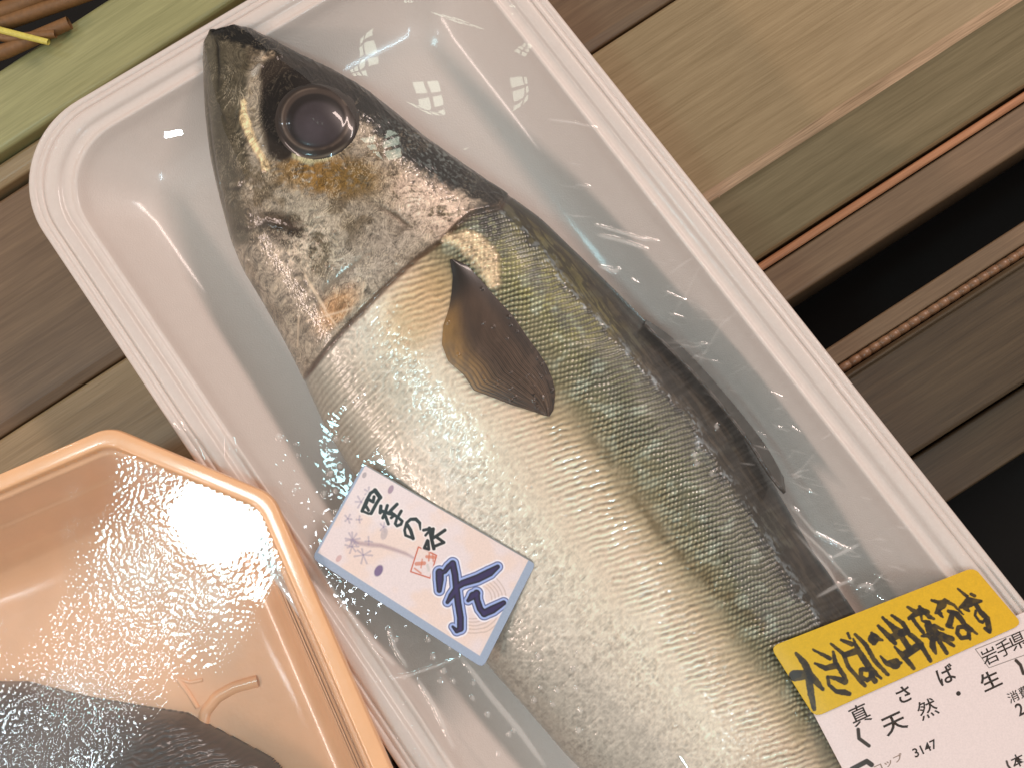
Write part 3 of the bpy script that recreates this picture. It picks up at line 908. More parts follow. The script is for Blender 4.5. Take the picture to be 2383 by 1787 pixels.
# eye: clouded dome with rings
ne, ma = 60, 120
rr = np.linspace(0, 1, ne); aa = np.linspace(0, 2 * math.pi, ma, endpoint=False)
Rg, Gg = np.meshgrid(rr, aa, indexing='ij')
ER = 95.0
ex, ey = 684.0, 261.0
EX = ex + ER * Rg * np.cos(Gg) * 1.02; EY = ey + ER * Rg * np.sin(Gg)
Wc = D(np.array(ex), np.array(ey), 0.037)
zc0 = float(fish_top(np.array(Wc[0]), np.array(Wc[1])))
We = D(EX, EY, np.full(EX.shape, zc0))
ft = fish_top(We[..., 0], We[..., 1])
pr0 = np.hypot(EX - 683, EY - 259) / 84
dome = 0.0015 * np.clip(1 - Rg ** 2, 0, 1) ** 1.2 + 0.00012
dome = dome - 0.00006 * np.exp(-((pr0 - 0.75) / 0.05) ** 2)
Ez = np.where(ft > 0, ft, zc0) + dome - 0.0005 * sstep(0.82, 1.0, Rg)
n_e = fbm(EX / 30, EY / 30, 201, 3)
ec = np.zeros(EX.shape + (3,)) + lin((44, 34, 29))
pr = np.hypot(EX - 683, EY - 259) / 73
pd_ = np.hypot(EX - 689, EY - 271) / 73
an_ = np.arctan2(EY - 259, EX - 683)
ec = tint(ec, 1 - sstep(0.94, 1.02, pr), (70, 57, 50), 0.9)
ec = tint(ec, 1 - sstep(0.80, 0.90, np.hypot(EX - 684, EY - 263) / 73), (26, 19, 19), 0.95)
ec = tint(ec, 1 - sstep(0.60, 0.78, pd_), (58, 50, 53), 0.92)
ec = tint(ec, 1 - sstep(0.1, 0.6, np.hypot(EX - 680, EY - 285) / 73), (78, 70, 76), 0.5)
ec = tint(ec, np.exp(-((pr - 0.97) / 0.03) ** 2) * sstep(0.3, 0.6, n_e), (112, 96, 84), 0.6)
ec = tint(ec, np.exp(-((pr - 1.13) / 0.035) ** 2) * sstep(-2.6, -2.2, an_) * (1 - sstep(-1.2, -0.6, an_)), (16, 12, 11), 0.9)
ec = tint(ec, np.exp(-((np.hypot(EX - 676, EY - 246) / 73 - 1.36) / 0.035) ** 2) * sstep(0.5, 0.9, an_) * (1 - sstep(1.9, 2.4, an_)), (112, 100, 86), 0.7)
ec = mul(ec, 0.85 + 0.3 * n_e)
M_eye = attr_mat("eye_wet", 0.3, coat=0.5, coat_rough=0.03, spec=0.3)
ve = np.stack([We[..., 0], We[..., 1], Ez], -1)
eq = grid_quads(ne, ma, wrap=True)
me = mesh_np("eye", ve.reshape(-1, 3), eq, ec.reshape(-1, 3))
if me.polygons[len(me.polygons) // 2].normal.z < 0:
    me.flip_normals()
link("eye", me, M_eye, fish)

# pectoral fin
c2 = lambda pts: [((500 + x * 0.40687) / K, (400 + y * 0.40687) / K) for x, y in pts]
finL = c2([(1345, 505), (1362, 600), (1356, 690), (1340, 790), (1308, 880), (1300, 990), (1335, 1085), (1425, 1165), (1480, 1250), (1590, 1290), (1700, 1330), (1800, 1352), (1880, 1368)])
finR = c2([(1375, 505), (1440, 535), (1540, 640), (1610, 725), (1705, 825), (1790, 950), (1850, 1030), (1900, 1110), (1932, 1190), (1945, 1250), (1946, 1300), (1938, 1345), (1915, 1375)])
nf, mf = 340, 200


def resamp(pts, n):
    p = np.asarray(pts, float); s = np.concatenate([[0], np.cumsum(np.hypot(*np.diff(p, axis=0).T))]); t = np.linspace(0, s[-1], n)
    q = np.stack([np.interp(t, s, p[:, 0]), np.interp(t, s, p[:, 1])], 1)
    k = 4
    qq = np.stack([smooth1(q[:, 0], k), smooth1(q[:, 1], k)], 1); qq[0] = q[0]; qq[-1] = q[-1]
    return qq


fl_, fr_ = resamp(finL, nf), resamp(finR, nf)
s = np.linspace(0, 1, mf)[None, :, None]
FP = fl_[:, None] * (1 - s) + fr_[:, None] * s
tv = np.linspace(0, 1, nf)[:, None]; sv = np.linspace(0, 1, mf)[None]
FP[..., 0] += 0; FP[..., 1] += (tv ** 10) * 9 * np.sign(np.sin(sv * 60))
zg = 0.038
Wf = D(FP[..., 0], FP[..., 1], np.full(FP.shape[:2], zg))
for _ in range(2):
    ftp = fish_top(Wf[..., 0], Wf[..., 1])
    Wf = D(FP[..., 0], FP[..., 1], ftp)
ray = np.sin(sv * 2 * math.pi * 17 + 4 * fbm(FP[..., 0] / 60, FP[..., 1] / 60, 301, 2))
fz = ftp + 0.00045 + 0.0004 * np.sin(math.pi * sv)  - 0.0004 * sstep(0.85, 1, tv)
fn = fbm(FP[..., 0] / 14, FP[..., 1] / 40, 303, 3)
fc = np.zeros(fz.shape + (3,)) + lin((70, 53, 42))
fc = tint(fc, sstep(0.0, 1, 1 - sv + 0 * tv) * (1 - sstep(0.12, 0.45, sv)) * sstep(0.15, 0.35, tv) * (1 - sstep(0.6, 0.8, tv)), (150, 112, 58), 0.75)
fc = tint(fc, np.clip(0.5 + 0.5 * ray, 0, 1) ** 2 * sstep(0.35, 0.75, tv), (16, 11, 9), 0.92)
fc = tint(fc, (0.5 + 0.5 * np.sin(sv * 2 * math.pi * 41 + 3 * fbm(FP[..., 0] / 50, FP[..., 1] / 50, 305, 2))) ** 3 * sstep(0.35, 0.8, tv), (128, 104, 86), 0.5)
fc = tint(fc, (1 - sstep(0.1, 0.28, tv)), (22, 17, 15), 0.9)
fc = tint(fc, sstep(0.75, 0.95, sv + 0 * tv), (34, 25, 20), 0.7)
fc = tint(fc, sstep(0.55, 0.8, fbm(FP[..., 0] / 16, FP[..., 1] / 16, 307, 3)) * sstep(0.3, 0.6, tv), (84, 66, 54), 0.5)
dt = np.zeros(fz.shape)
rs = random.Random(12)
for _ in range(26):                                             # water beads on the fin
    i, j = rs.randrange(60, nf - 8), rs.randrange(12, mf - 8)
    r = rs.uniform(2.5, 5.0)
    dd = np.hypot(FP[..., 0] - FP[i, j, 0], FP[..., 1] - FP[i, j, 1])
    dt = np.maximum(dt, 0.00022 * np.sqrt(np.clip(1 - (dd / r) ** 2, 0, 1)))
fz = fz + dt
fc = mul(fc, 0.75 + 0.5 * fn)
M_fin = attr_mat("fin_wet", 0.35, coat=0.35, coat_rough=0.08, bump=0.1)
vf = np.stack([Wf[..., 0], Wf[..., 1], fz], -1)
me = mesh_np("pectoral_fin", vf.reshape(-1, 3), grid_quads(nf, mf), fc.reshape(-1, 3))
if me.polygons[len(me.polygons) // 2].normal.z < 0:
    me.flip_normals()
fo = link("pectoral_fin", me, M_fin, fish)
sd_ = fo.modifiers.new("thick", 'SOLIDIFY'); sd_.thickness = 0.0002; sd_.offset = -1

# folded dorsal fin along the back, tail fin beyond the frame
def blade(name, pts, z0, z1, m, color, thick=0.0008):
    pts = np.asarray(pts, float); n = len(pts) // 2
    a = resamp(pts[:n], 40); b = resamp(pts[n:][::-1], 40)
    s = np.linspace(0, 1, 14)[None, :, None]
    q = a[:, None] * (1 - s) + b[:, None] * s
    zz = z0 + (z1 - z0) * np.linspace(0, 1, 14)[None] + 0.0004 * np.sin(np.linspace(0, 40, 40))[:, None]
    w = D(q[..., 0], q[..., 1], zz)
    c = np.zeros(zz.shape + (3,)) + lin(color); c = mul(c, 0.6 + 0.8 * fbm(q[..., 0] / 8, q[..., 1] / 30, 11, 3))
    me = mesh_np(name, w.reshape(-1, 3), grid_quads(40, 14), c.reshape(-1, 3))
    if me.polygons[len(me.polygons) // 2].normal.z < 0:
        me.flip_normals()
    o = link(name, me, m, fish)
    md = o.modifiers.new("thick", 'SOLIDIFY'); md.thickness = thick
    return o


blade("dorsal_fin", [(1395, 700), (1450, 752), (1520, 826), (1580, 898), (1630, 965), (1668, 1030), (1698, 1062),
                     (1693, 1030), (1660, 968), (1612, 905), (1556, 838), (1500, 775), (1440, 718), (1395, 690)], 0.030, 0.0235, M_fin, (44, 36, 28))
pT = OR + AX * 2490 + PB * -120
blade("tail_fin", [tuple(pT + PB * 36), tuple(pT + AX * 160 + PB * 130), tuple(pT + AX * 300 + PB * 210), tuple(pT + AX * 130 - PB * 0),
                   tuple(pT + AX * 300 - PB * 210), tuple(pT + AX * 160 - PB * 130), tuple(pT - PB * 36), tuple(pT)], 0.013, 0.012, M_fin, (70, 66, 58))


# ------------------------------------------------------------------ clear film over the white tray
def solve_film(poly, zr, obst_fun, n, m, iters=500):
    """membrane stretched over the rim and what pokes up; poly = TL, BL, BR, TR"""
    s = np.linspace(0, 1, n)[:, None]; t = np.linspace(0, 1, m)[None]
    a = poly[0]; b = poly[1]; c = poly[2]; d = poly[3]
    xy = (a * ((1 - s) * (1 - t))[..., None] + b * (s * (1 - t))[..., None] + c * (s * t)[..., None] + d * ((1 - s) * t)[..., None])
    hs = np.linalg.norm(b - a) / (n - 1); ht = np.linalg.norm(d - a) / (m - 1)
    ob = obst_fun(xy[..., 0], xy[..., 1])
    h = np.maximum(np.full((n, m), zr), ob)
    ks = 1 / hs ** 2; kt = 1 / ht ** 2
    ii, jj = np.meshgrid(np.arange(1, n - 1), np.arange(1, m - 1), indexing='ij')
    red = (ii + jj) % 2 == 0
    for _ in range(iters):
        for msk in (red, ~red):
            c_ = h[1:-1, 1:-1]
            g = (ks * (h[:-2, 1:-1] + h[2:, 1:-1]) + kt * (h[1:-1, :-2] + h[1:-1, 2:])) / (2 * (ks + kt))
            h[1:-1, 1:-1] = np.where(msk, np.maximum(c_ + 1.6 * (g - c_), ob[1:-1, 1:-1]), c_)
    return xy, h


nC_, mC_ = 240, 110
fpoly = inset_poly(tray_poly, 0.0004)


def inside_d(x, y, poly):
    """distance inside a convex polygon"""
    d = np.full(np.shape(x), 1e9)
    for i in range(len(poly)):
        p0, p1 = poly[i], poly[(i + 1) % len(poly)]
        e = (p1 - p0) / np.linalg.norm(p1 - p0)
        d = np.minimum(d, -e[1] * (x - p0[0]) + e[0] * (y - p0[1]))
    return d


tp_d = np.array([p[0] for p in tprof if p[1] > ZR - 0.0035 and p[0] > 0.0004]); tp_z = np.array([p[1] for p in tprof if p[1] > ZR - 0.0035 and p[0] > 0.0004])
od_ = np.argsort(tp_d); tp_d, tp_z = tp_d[od_], tp_z[od_]


def obst(x, y):
    f = fish_top(x, y) - 0.00030 - 0.0005 * fbm(x * 90, y * 90, 431, 3)
    d = inside_d(x, y, tray_poly)
    t = np.where(d < 0.0113, np.interp(d, tp_d, tp_z), -1) + 0.0001
    return np.maximum(f, t)


fxy, fh = solve_film(fpoly, ZR, obst, nC_, mC_)


def up2(h, n2, m2):
    """smooth upsample by repeated linear interpolation + blur"""
    n, m = h.shape
    si = np.linspace(0, n - 1, n2); ti = np.linspace(0, m - 1, m2)
    a = np.stack([np.interp(ti, np.arange(m), r) for r in h])
    b = np.stack([np.interp(si, np.arange(n), a[:, k]) for k in range(m2)], 1)
    return b


def blur2(h, k):
    ker = np.hanning(2 * k + 3)[1:-1]; ker /= ker.sum()
    a = np.apply_along_axis(lambda r: np.convolve(np.pad(r, k, mode='edge'), ker, mode='valid'), 0, h)
    return np.apply_along_axis(lambda r: np.convolve(np.pad(r, k, mode='edge'), ker, mode='valid'), 1, a)


NF, MF = 1130, 470
FXY = np.stack([up2(fxy[..., 0], NF, MF), up2(fxy[..., 1], NF, MF)], -1)
FH = blur2(up2(fh, NF, MF), 8)
_px, _py = proj(np.stack([FXY[..., 0], FXY[..., 1], FH], -1))
FH = FH - 0.0014 * blob(_px / K, _py / K, 880, 990, 130, 110, 30, 0.6)      # clings to the belly above the season sticker
FH = FH - 0.0016 * blob(_px / K, _py / K, 1570, 1520, 330, 110, 55, 0.6)     # and to the flank below
_px, _py = proj(np.stack([FXY[..., 0], FXY[..., 1], FH], -1))
# the smooth taut pane right of the head
_w = blob(_px / K, _py / K, 960, 150, 250, 130, 20, 0.28)
_m = _w > 0.5
_A = np.stack([FXY[..., 0][_m], FXY[..., 1][_m], np.ones(_m.sum())], 1)
_c = np.linalg.lstsq(_A, FH[_m], rcond=None)[0]
FH = FH * (1 - _w) + (FXY[..., 0] * _c[0] + FXY[..., 1] * _c[1] + _c[2]) * _w


def film_z(x, y):
    """film height at a world point, by inverting the (nearly affine) quad with two Newton steps"""
    a = fpoly[0]; b = fpoly[1] - fpoly[0]; d = fpoly[3] - fpoly[0]; e = fpoly[2] - fpoly[1] - fpoly[3] + fpoly[0]
    s = np.full(np.shape(x), 0.5); t = np.full(np.shape(x), 0.5)
    for _ in range(5):
        rx = a[0] + b[0] * s + d[0] * t + e[0] * s * t - x; ry = a[1] + b[1] * s + d[1] * t + e[1] * s * t - y
        j11 = b[0] + e[0] * t; j12 = d[0] + e[0] * s; j21 = b[1] + e[1] * t; j22 = d[1] + e[1] * s
        det = j11 * j22 - j12 * j21
        s = s - (rx * j22 - ry * j12) / det; t = t - (ry * j11 - rx * j21) / det
    fi = np.clip(s, 0, 1) * (NF - 1); fj = np.clip(t, 0, 1) * (MF - 1)
    i = np.clip(np.floor(fi).astype(int), 0, NF - 2); j = np.clip(np.floor(fj).astype(int), 0, MF - 2)
    u_, v_ = fi - i, fj - j
    return (FH[i, j] * (1 - u_) + FH[i + 1, j] * u_) * (1 - v_) + (FH[i, j + 1] * (1 - u_) + FH[i + 1, j + 1] * u_) * v_


fpx, fpy = proj(np.stack([FXY[..., 0], FXY[..., 1], FH], -1))
FX, FY = fpx / K, fpy / K                                          # plan units of the film, for placing its creases
wr = np.zeros_like(FH)


def crease(pts, amp, width):
    global wr
    pts = np.asarray(pts, float)
    x0, x1 = pts[:, 0].min() - 30, pts[:, 0].max() + 30; y0, y1 = pts[:, 1].min() - 30, pts[:, 1].max() + 30
    m = (FX > x0) & (FX < x1) & (FY > y0) & (FY < y1)
    if not m.any():
        return
    d, sd, al = pdist(FX[m], FY[m], pts)
    wr[m] += 1.3 * amp * np.exp(-(d / width) ** 2) * np.sin(np.clip(al, 0, 1) * math.pi) ** 0.5


c6 = lambda pts: [((800 + x * 0.4973) / K, (1250 + y * 0.4973) / K) for x, y in pts]
for pts, amp, wd_ in [([(1178, 258), (1240, 266), (1300, 280)], 0.00022, 3), ([(1280, 485), (1340, 503), (1402, 522)], 0.00028, 3), ([(1288, 508), (1335, 519), (1405, 542)], 0.0003, 4),
                      ([(1290, 575), (1330, 588), (1338, 578)], 0.0003, 5), ([(1793, 1206), (1857, 1174)], 0.0003, 4), ([(1762, 1290), (1812, 1262), (1850, 1248)], 0.0003, 4),
                      ([(1700, 1080), (1760, 1150), (1860, 1200)], 0.0002, 4), ([(1705, 1120), (1780, 1190), (1850, 1270)], 0.00022, 4), ([(1710, 1140), (1790, 1230), (1830, 1300)], 0.0002, 4),
                      ([(1850, 1268), (1872, 1262), (1890, 1276)], 0.0003, 5), ([(1500, 800), (1560, 700), (1640, 640)], 0.0001, 3), ([(1440, 700), (1480, 640), (1520, 560)], 0.0001, 3),
                      (c6([(540, 545), (690, 745), (820, 900), (950, 1080)]), 0.0004, 6), (c6([(210, 420), (240, 520), (300, 610)]), 0.0003, 4), (c6([(340, 650), (430, 800), (520, 1000)]), 0.00025, 5),
                      (c6([(100, 690), (320, 640), (545, 560)]), 0.0002, 3), (c6([(0, 320), (120, 480), (240, 600)]), 0.0003, 5), (c6([(150, 860), (300, 1000), (360, 1080)]), 0.0003, 5),
                      ([(495, 940), (497, 975), (497, 1010)], 0.0006, 7), ([(375, 905), (400, 940), (430, 985)], 0.0003, 5), ([(390, 900), (420, 960), (440, 1000)], 0.0003, 4)]:
    crease(pts, amp, wd_)
rs = random.Random(7)
for _ in range(130):                                              # fine tension hairs beside the back of the fish
    t = rs.random() ** 0.8
    bx = 1180 + t * 760 + rs.uniform(-20, 130); by = 420 + t * 960 + rs.uniform(-90, 40)
    L = rs.uniform(15, 95); an = math.radians(rs.choice([rs.uniform(2, 35), rs.uniform(2, 35), rs.uniform(-50, -10)]))
    crease([(bx, by), (bx + L * math.cos(an) * 0.5, by + L * math.sin(an) * 0.5 + rs.uniform(-3, 3)), (bx + L * math.cos(an), by + L * math.sin(an))], rs.uniform(0.00004, 0.00014), rs.uniform(1.8, 3.2))
for _ in range(60):                                               # little beads on the lower left film and the belly
    t = rs.random()
    bx, by = (rs.uniform(850, 1260), rs.uniform(1380, 1680)) if t < 0.55 else ((rs.uniform(600, 760), rs.uniform(940, 1120)) if t < 0.7 else (rs.uniform(950, 1650), rs.uniform(880, 1600)))
    r = rs.uniform(2.5, 5.5)
    m = (np.abs(FX - bx) < 20) & (np.abs(FY - by) < 20)
    if m.any():
        wr[m] += 0.0005 * np.sqrt(np.clip(1 - (np.hypot(FX[m] - bx, (FY[m] - by) * 0.7) / r) ** 2, 0, 1))
dd_in = inside_d(FXY[..., 0], FXY[..., 1], tray_poly)
rimw = 1 - sstep(0.009, 0.013, dd_in)
wr += rimw * 0.00014 * (fbm(FX / 9, FY / 9, 401, 3) - 0.35) * (0.12 + 1.3 * sstep(1300, 1900, FX))
wr += 0.00003 * (fbm(FX / 120, FY / 120, 403, 2) - 0.5) * (1 - rimw)
lowl = sstep(820, 960, FY) * (1 - sstep(960, 1060, FX)) * (1 - rimw)
wr += lowl * 0.00010 * (ridge((FX * 0.8 + FY * 0.6) / 34, (FX * 0.6 - FY * 0.8) / 9, 451, 2) - 0.5) + lowl * 0.00005 * fbm(FX / 8, FY / 8, 453, 2)
# rounded corners: keep what lies inside the rounded outline
keep = np.ones(FH.shape, bool)
rr_ = RC - 0.0004
for i in range(4):
    p0, p1, p2 = fpoly[i - 1], fpoly[i], fpoly[(i + 1) % 4]
    e1 = (p0 - p1) / np.linalg.norm(p0 - p1); e2 = (p2 - p1) / np.linalg.norm(p2 - p1)
    half = math.acos(np.clip(e1 @ e2, -1, 1)) / 2
    bis = (e1 + e2) / np.linalg.norm(e1 + e2)
    cc = p1 + bis * rr_ / math.sin(half); tl = rr_ / math.tan(half)
    v1 = (FXY - p1)
    near = (v1 @ e1 < tl) & (v1 @ e2 < tl)
    keep &= ~(near & (np.linalg.norm(FXY - cc, axis=2) > rr_))
M_film = film_mat("clear_film", 0.012, 1.05, haze=0.018)
fv = np.stack([FXY[..., 0], FXY[..., 1], FH + wr], -1).reshape(-1, 3)
fqd = grid_quads(NF, MF, keep=keep)
milk = 0.010 + 0.26 * np.clip((wr - 0.00006) / 0.00022, 0, 1) * (1 - rimw) + 0.05 * rimw * fbm(FX / 8, FY / 8, 441, 2)
milk += 0.015 * sstep(0.5, 0.8, ridge((FX * 0.86 - FY * 0.5) / 70, (FX * 0.5 + FY * 0.86) / 6, 445, 2)) * sstep(1150, 1500, FX)
fv2, fq2, fc2 = compact(fv, fqd, np.stack([milk * 0, milk, milk * 0], -1).reshape(-1, 3))
me = mesh_np("film_cover", fv2, fq2, fc2)
if me.polygons[len(me.polygons) // 2].normal.z < 0:
    me.flip_normals()
link("film_cover", me, M_film, tray)


# ------------------------------------------------------------------ stickers
HS = None


def on_film(px, py, lift):
    """photo measurement (source px) -> point on the film surface"""
    z = np.full(np.shape(px), 0.033)
    for _ in range(5):
        w = P(px, py, z)
        z = film_zs(w[..., 0], w[..., 1]) + lift
    return P(px, py, z)


FH_keep = FH
FHs = blur2(FH, 26)
sticker_mode = FHs


def film_zs(x, y):
    global FH
    FH = sticker_mode
    r = film_z(x, y)
    FH = FH_keep
    return r


def sticker(name, corners, w_mm, h_mm, r_mm, paint, m, parent, lift, res=0.11):
    """paper sticker: corners TL, TR, BR, BL in source px; paint(px, py, u, v) gives its print"""
    n, k = int(h_mm / res), int(w_mm / res)
    v, u = np.meshgrid(np.linspace(0, 1, n), np.linspace(0, 1, k), indexing='ij')
    c = np.asarray(corners, float)
    p = (c[0] * ((1 - u) * (1 - v))[..., None] + c[1] * (u * (1 - v))[..., None] + c[2] * (u * v)[..., None] + c[3] * ((1 - u) * v)[..., None])
    W = on_film(p[..., 0], p[..., 1], lift)
    qx = np.abs(u - 0.5) * w_mm - (w_mm / 2 - r_mm); qy = np.abs(v - 0.5) * h_mm - (h_mm / 2 - r_mm)
    sdf = np.hypot(np.maximum(qx, 0), np.maximum(qy, 0)) + np.minimum(np.maximum(qx, qy), 0) - r_mm
    colr = paint(p[..., 0], p[..., 1], u, v, sdf)
    q = grid_quads(n, k, keep=sdf < 0.02)
    vv, qq, cc = compact(W.reshape(-1, 3), q, colr.reshape(-1, 3))
    me = mesh_np(name, vv, qq, cc)
    if me.polygons[len(me.polygons) // 2].normal.z < 0:
        me.flip_normals()
    o = link(name, me, m, parent)
    md = o.modifiers.new("thick", 'SOLIDIFY'); md.thickness = 0.00012; md.offset = -1
    return o


def ink(c, x, y, strokes, color, conv, sc, soft=1.0, amt=1.0, grow=0.0):
    for pts, wd_ in strokes:
        pts = [conv(a, b) for a, b in pts]
        ws = [v * sc for v in (wd_ if isinstance(wd_, (list, tuple)) else [wd_] * len(pts))]
        d = pdist(x, y, pts, ws)[0] - grow
        c = tint(c, 1 - sstep(-soft, soft, d), color, amt)
    return c


cA = lambda x, y: (820 + x * 0.15066, 1100 + y * 0.15066)
cB = lambda x, y: (980 + x * 0.13865, 1270 + y * 0.13865)
cC = lambda x, y: (1820 + x * 0.12658, 1460 + y * 0.12658)
cD = lambda x, y: (2040 + x * 0.12658, 1350 + y * 0.12658)
cE = lambda x, y: (1940 + x * 0.20027, 1540 + y * 0.20027)
cF = lambda x, y: (650 + x * 0.32552, 1030 + y * 0.32552)
cG = lambda x, y: (1700 + x * 0.3237, 1250 + y * 0.3237)

brush_small = [([(150, 585), (220, 420), (280, 310), (350, 265)], 42), ([(350, 265), (430, 375)], 58), ([(430, 375), (370, 470), (290, 622)], 42), ([(290, 622), (250, 625), (155, 585)], 30),
               ([(335, 365), (320, 445), (250, 405)], 40), ([(220, 520), (250, 575)], 36), ([(230, 420), (190, 520)], 48),
               ([(440, 510), (430, 610)], 45), ([(440, 580), (560, 620), (640, 640)], 45), ([(540, 500), (510, 600), (470, 690)], 40), ([(690, 480), (610, 560), (560, 620)], 42), ([(510, 660), (555, 785)], 38),
               ([(600, 600), (650, 650), (600, 690)], 35), ([(640, 640), (700, 680), (755, 585)], 38), ([(700, 680), (770, 740), (750, 790), (690, 815), (662, 780), (690, 690)], 36),
               ([(850, 800), (900, 880), (938, 1008)], 46), ([(938, 1008), (822, 960), (806, 880), (840, 765), (900, 712), (980, 710), (1040, 770), (1050, 870)], [30, 34, 34, 36, 40, 48, 40, 14]),
               ([(1100, 880), (1190, 862), (1250, 870)], 38), ([(1130, 960), (1190, 890)], 30), ([(1190, 850), (1220, 1000), (1258, 1165)], 46), ([(1250, 860), (1230, 1020)], 40),
               ([(1430, 880), (1300, 970), (1230, 1010)], 42), ([(1290, 980), (1415, 1070), (1270, 1130)], 38), ([(1160, 1040), (1112, 1155), (1180, 1175), (1170, 1050)], 38)]
brush_big = [([(310, 440), (312, 560), (305, 740)], [110, 110, 60]), ([(340, 450), (400, 420), (460, 340), (530, 290)], [50, 55, 65, 80]), ([(530, 290), (570, 480), (590, 700), (620, 950), (660, 1200), (660, 1380)], 86),
             ([(660, 1385), (600, 1420), (530, 1350)], [70, 55, 15]), ([(590, 690), (700, 620), (950, 540), (1150, 440), (1285, 345)], [80, 90, 112, 112, 50]), ([(580, 740), (510, 830), (440, 940)], [95, 80, 35]),
             ([(790, 910), (870, 830), (940, 790)], [36, 110, 80]), ([(930, 780), (940, 900), (990, 1050), (1060, 1130)], [80, 80, 80, 90]), ([(1060, 1125), (1200, 1060), (1385, 950)], [100, 112, 60])]


def paint_season(x, y, u, v, sdf):
    c = np.zeros(x.shape + (3,)) + lin((228, 212, 212))
    nz = fbm(x / 70, y / 70, 601, 3)
    c = tint(c, sstep(0.4, 0.7, nz), (232, 206, 192), 0.7)
    # faint water rings behind the big sign
    rx, ry = cF(1390, 1130)
    rad_ = np.hypot(x - rx, (y - ry) * 1.0); an = np.arctan2(y - ry, x - rx)
    for r0 in (44, 52, 60, 68, 77):
        c = tint(c, np.exp(-((rad_ + 4 * fbm(x / 30, y / 30, 603, 2) - r0) / 1.6) ** 2) * sstep(-1.3, -0.6, an) * (1 - sstep(1.9, 2.4, an)), (176, 152, 140), 0.55)
    # plant: stem, flower clusters, falling petals
    c = ink(c, x, y, [([(0, 1040), (120, 1085), (280, 1105), (450, 1120), (650, 1180), (820, 1240), (950, 1310)], [60, 62, 66, 62, 56, 48, 24])], (168, 142, 150), cA, 0.15066, 4, 0.75)
    fl = []
    rs_ = random.Random(3)
    for fx, fy, n_, R in [(525, 690, 9, 55), (520, 740, 7, 46), (600, 800, 7, 60), (490, 540, 5, 30), (570, 548, 4, 24), (585, 420, 6, 45), (640, 350, 5, 34), (640, 700, 4, 30), (745, 600, 5, 38)]:
        for k in range(n_):
            a = 2 * math.pi * k / n_ + rs_.uniform(-0.3, 0.3)
            fl.append(([(fx, fy), (fx + R * math.cos(a) * rs_.uniform(0.7, 1.1), fy + R * math.sin(a) * rs_.uniform(0.7, 1.1))], [9, 14]))
    c = ink(c, x, y, fl, (150, 136, 160), cF, 0.32552, 1.6, 0.55)
    for ex_, ey_, a, b, ang, cc_, am in [(797, 332, 33, 18, -65, (150, 120, 140), 0.85), (750, 648, 44, 24, -75, (186, 170, 172), 0.8), (710, 912, 44, 28, -62, (112, 88, 132), 0.95), (425, 825, 28, 17, -55, (196, 150, 150), 0.7), (608, 230, 22, 14, -65, (160, 146, 150), 0.8)]:
        px_, py_ = cF(ex_, ey_)
        c = tint(c, blob(x, y, px_, py_, a * 0.3255, b * 0.3255, ang, 0.2), cc_, am)
    # red seal
    sq = [(1020, 1140), (1300, 1270), (1200, 1620), (900, 1520), (1020, 1140)]
    c = ink(c, x, y, [(sq, 22)], (196, 92, 62), cA, 0.15066, 1.0, 0.95)
    c = ink(c, x, y, [([(960, 1470), (1060, 1545)], 26), ([(990, 1400), (1110, 1390)], 60), ([(1080, 1330), (1060, 1460)], 22), ([(1150, 1290), (1280, 1300)], 50), ([(1190, 1220), (1180, 1350)], 26), ([(1240, 1240), (1250, 1360)], 24)], (204, 116, 84), cA, 0.15066, 1.2, 0.8)
    c = ink(c, x, y, [([(1160, 1420), (1180, 1500)], 40)], (196, 190, 186), cA, 0.15066, 2.0, 0.7)
    # black brush words with a pale halo
    c = ink(c, x, y, brush_small, (236, 226, 224), cA, 0.15066, 2.0, 0.7, grow=4)
    c = ink(c, x, y, brush_small, (14, 10, 10), cA, 0.15066, 1.0, 1.0, grow=0.9)
    # big sign: dark violet with blue contour
    c = ink(c, x, y, brush_big, (238, 232, 240), cB, 0.13865, 2.0, 0.9, grow=13)
    c = ink(c, x, y, brush_big, (84, 92, 138), cB, 0.13865, 1.0, 1.0, grow=9.5)
    c = ink(c, x, y, brush_big, (160, 178, 228), cB, 0.13865, 1.0, 1.0, grow=6.8)
    c = ink(c, x, y, brush_big, (26, 14, 38), cB, 0.13865, 1.0, 1.0, grow=2.2)
    c = ink(c, x, y, brush_big, (52, 36, 92), cB, 0.13865, 2.0, 0.8, grow=-2.0)
    # blue grey border, wide below and at the right end, a hairline elsewhere
    bl = np.minimum(np.minimum((1 - v) * 25.5 - 1.9, (1 - u) * 43.0 - 1.75), np.minimum(v * 25.5 - 0.32, u * 43.0 - 0.5))
    c = tint(c, 1 - sstep(-0.1, 0.1, bl), (150, 166, 190), 0.95)
    c = tint(c, (1 - sstep(-0.1, 0.1, v * 25.5 - 0.32)) * (u > 0.02), (128, 126, 118), 0.9)
    return c


M_paper = attr_mat("sticker_paper", 0.45, coat=0.06, coat_rough=0.2, bump=0.05, bscale=2500)
d2s = lambda pts: [(x * K, y * K) for x, y in pts]
seas = sticker("season_sticker", d2s([(786, 1000), (1158, 1215), (1043, 1442), (674, 1205)]), 46.0, 26.5, 1.3, paint_season, M_paper, None, 0.0009)
seas["label"] = "white sticker with blue border and big dark blue brush character over the belly"
seas["category"] = "sticker"

